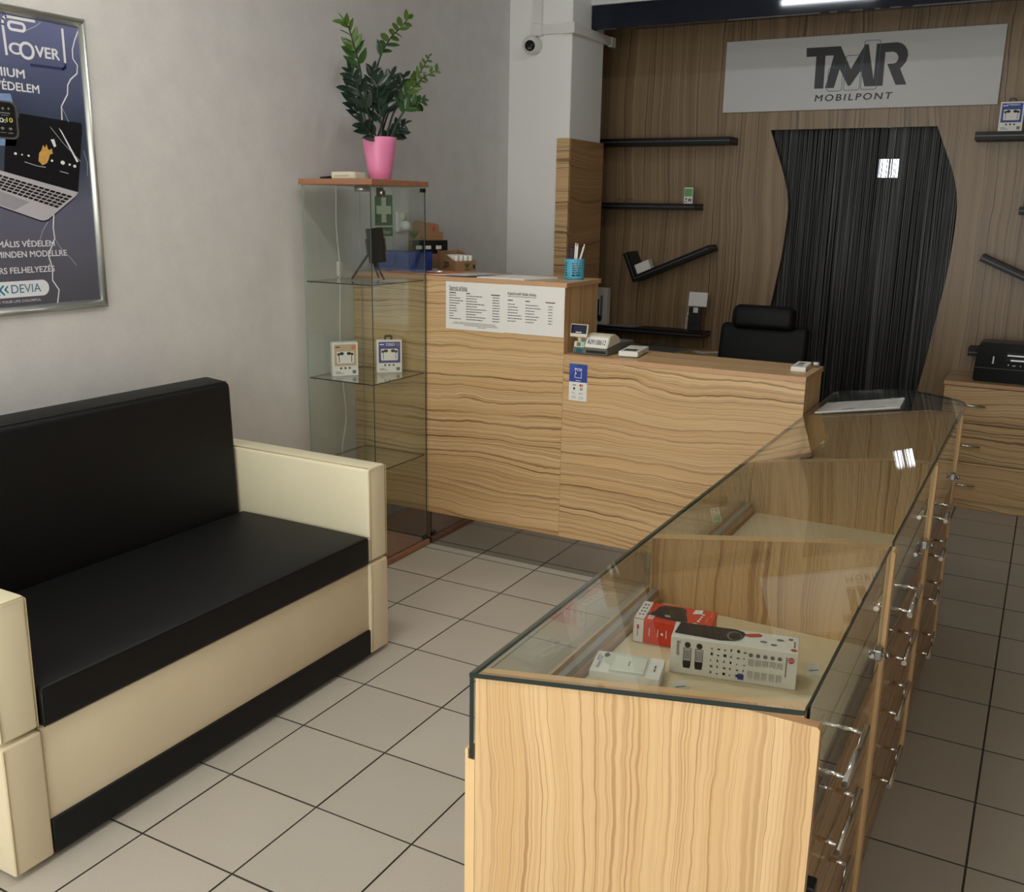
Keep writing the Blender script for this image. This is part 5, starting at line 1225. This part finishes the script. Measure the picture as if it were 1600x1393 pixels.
cd = thing('drawer_chest', 'wood grain drawer chest with chrome bar handles under the printer', 'drawer chest', (1.95, 4.33, 0))
bm = BM(); box(bm, 1.390, 2.50, 4.128, 4.547, .670, .690, r=.0008, seg=1); tpb = obj('top_board', bm, [wood_x, edge], cd)
for p in tpb.data.polygons:
    if abs(p.normal.z) < .5: p.material_index = 1
bm = BM(); box(bm, 1.395, 1.412, 4.150, 4.545, .001, .6695); obj('side_panel', bm, wood_z, cd)
bm = BM(); box(bm, 2.483, 2.50, 4.150, 4.545, .001, .6695); obj('side_panel', bm, wood_z, cd)
bm = BM(); box(bm, 1.413, 2.482, 4.160, 4.178, .001, .052); obj('plinth', bm, wood_x, cd)
for (za, zb, zh) in ((.475, .666, .573), (.264, .471, .357), (.054, .260, .142)):
    for xa, xb in ((1.3955, 1.946), (1.949, 2.499)):
        bm = BM(); box(bm, xa, xb, 4.131, 4.149, za, zb, r=.001, seg=1); d = obj('drawer', bm, wood('chest_wood_%d' % (int(za * 1000) + int(xa * 10)), 'x', W_L, W_M, W_D, seed=za * 31 + xa), cd)
        hx = (1.468, 1.604) if xa < 1.5 else (2.15, 2.286)
        bm = BM(); tube(bm, [(hx[0], 4.103, zh), (hx[1], 4.103, zh)], .0062, 12)
        for q in (hx[0] + .02, hx[1] - .02): tube(bm, [(q, 4.131, zh), (q, 4.103, zh)], .004, 8)
        obj('handle', bm, chrome, d)
bm = BM(); box(bm, 1.413, 2.482, 4.151, 4.159, .06, .666); obj('carcass_front', bm, blk_m, cd)
pr = thing('printer', 'black photo printer standing on the drawer chest', 'printer', (1.76, 4.27, .69))
bm = BM(); prism(bm, [(1.520, .6905), (1.990, .6905), (1.992, .745), (1.980, .885), (1.968, .898), (1.545, .898), (1.531, .886), (1.519, .745)], 'y', 4.205, 4.378); bmesh.ops.bevel(bm, geom=list(bm.edges), offset=.006, segments=2, affect='EDGES'); obj('body', bm, plain('gloss_black_printer', (7, 7, 8), .3, var=.05, spec=.15), pr)
bm = BM(); box(bm, 1.672, 1.86, 4.170, 4.206, .838, .845); box(bm, 1.690, 1.85, 4.150, 4.206, .816, .824); obj('paper_tray', bm, alu, pr)
bm = BM(); box(bm, 1.665, 1.87, 4.203, 4.2048, .808, .855); obj('slot', bm, blk_m, pr)
bm = BM(); box(bm, 1.604, 1.611, 4.201, 4.2048, .800, .828, r=.001, seg=1); box(bm, 1.602, 1.612, 4.201, 4.2048, .790, .798, r=.001, seg=1); obj('button_light', bm, alu, pr)
bm = BM(); box(bm, 1.678, 1.684, 4.202, 4.2048, .785, .791); box(bm, 1.70, 1.715, 4.202, 4.2048, .784, .788); box(bm, 1.735, 1.74, 4.202, 4.2048, .784, .790); obj('indicator', bm, pr_white, pr)
bm = BM(); box(bm, 1.524, 1.988, 4.2032, 4.2048, .7635, .7655); obj('seam', bm, grey_line, pr)

# ------------------------------------------------------------------ ceiling lamp
lp = thing('ceiling_lamp', 'fluorescent tube ceiling lamp reflected in the navy bulkhead', 'lamp', (.38, 2.5, 2.88))
bm = BM(); box(bm, .05, .70, 2.45, 2.55, 2.86, 2.8995, r=.004); obj('housing', bm, plastic_w, lp)
bm = BM(); tube(bm, [(.09, 2.5, 2.835), (.66, 2.5, 2.835)], .014, 14); obj('tube', bm, emit('fluorescent_tube', (240, 246, 255), 34.0), lp)
for xx in (.082, .668):
    bm = BM(); box(bm, xx - .008, xx + .008, 2.485, 2.515, 2.82, 2.8598); obj('tube_holder', bm, plastic_w, lp)

lamp_me = None  # two unseen lamps added to brighten the floor and walls
for k, (lx, ly, lab) in enumerate(((.25, .55, 'fluorescent ceiling lamp above the sofa and display counters'), (.25, -1.5, 'fluorescent ceiling lamp near the shop window'))):
    l2 = thing('ceiling_lamp', lab, 'lamp', (lx, ly, 2.88))
    bm = BM(); box(bm, lx - .62, lx + .62, ly - .09, ly + .09, 2.85, 2.8995, r=.004); obj('housing', bm, plastic_w, l2)
    bm = BM(); box(bm, lx - .60, lx + .60, ly - .075, ly + .075, 2.846, 2.8498); obj('diffuser', bm, emit('fill_lamp_diffuser', (255, 250, 240), FILL_LAMP_W), l2)
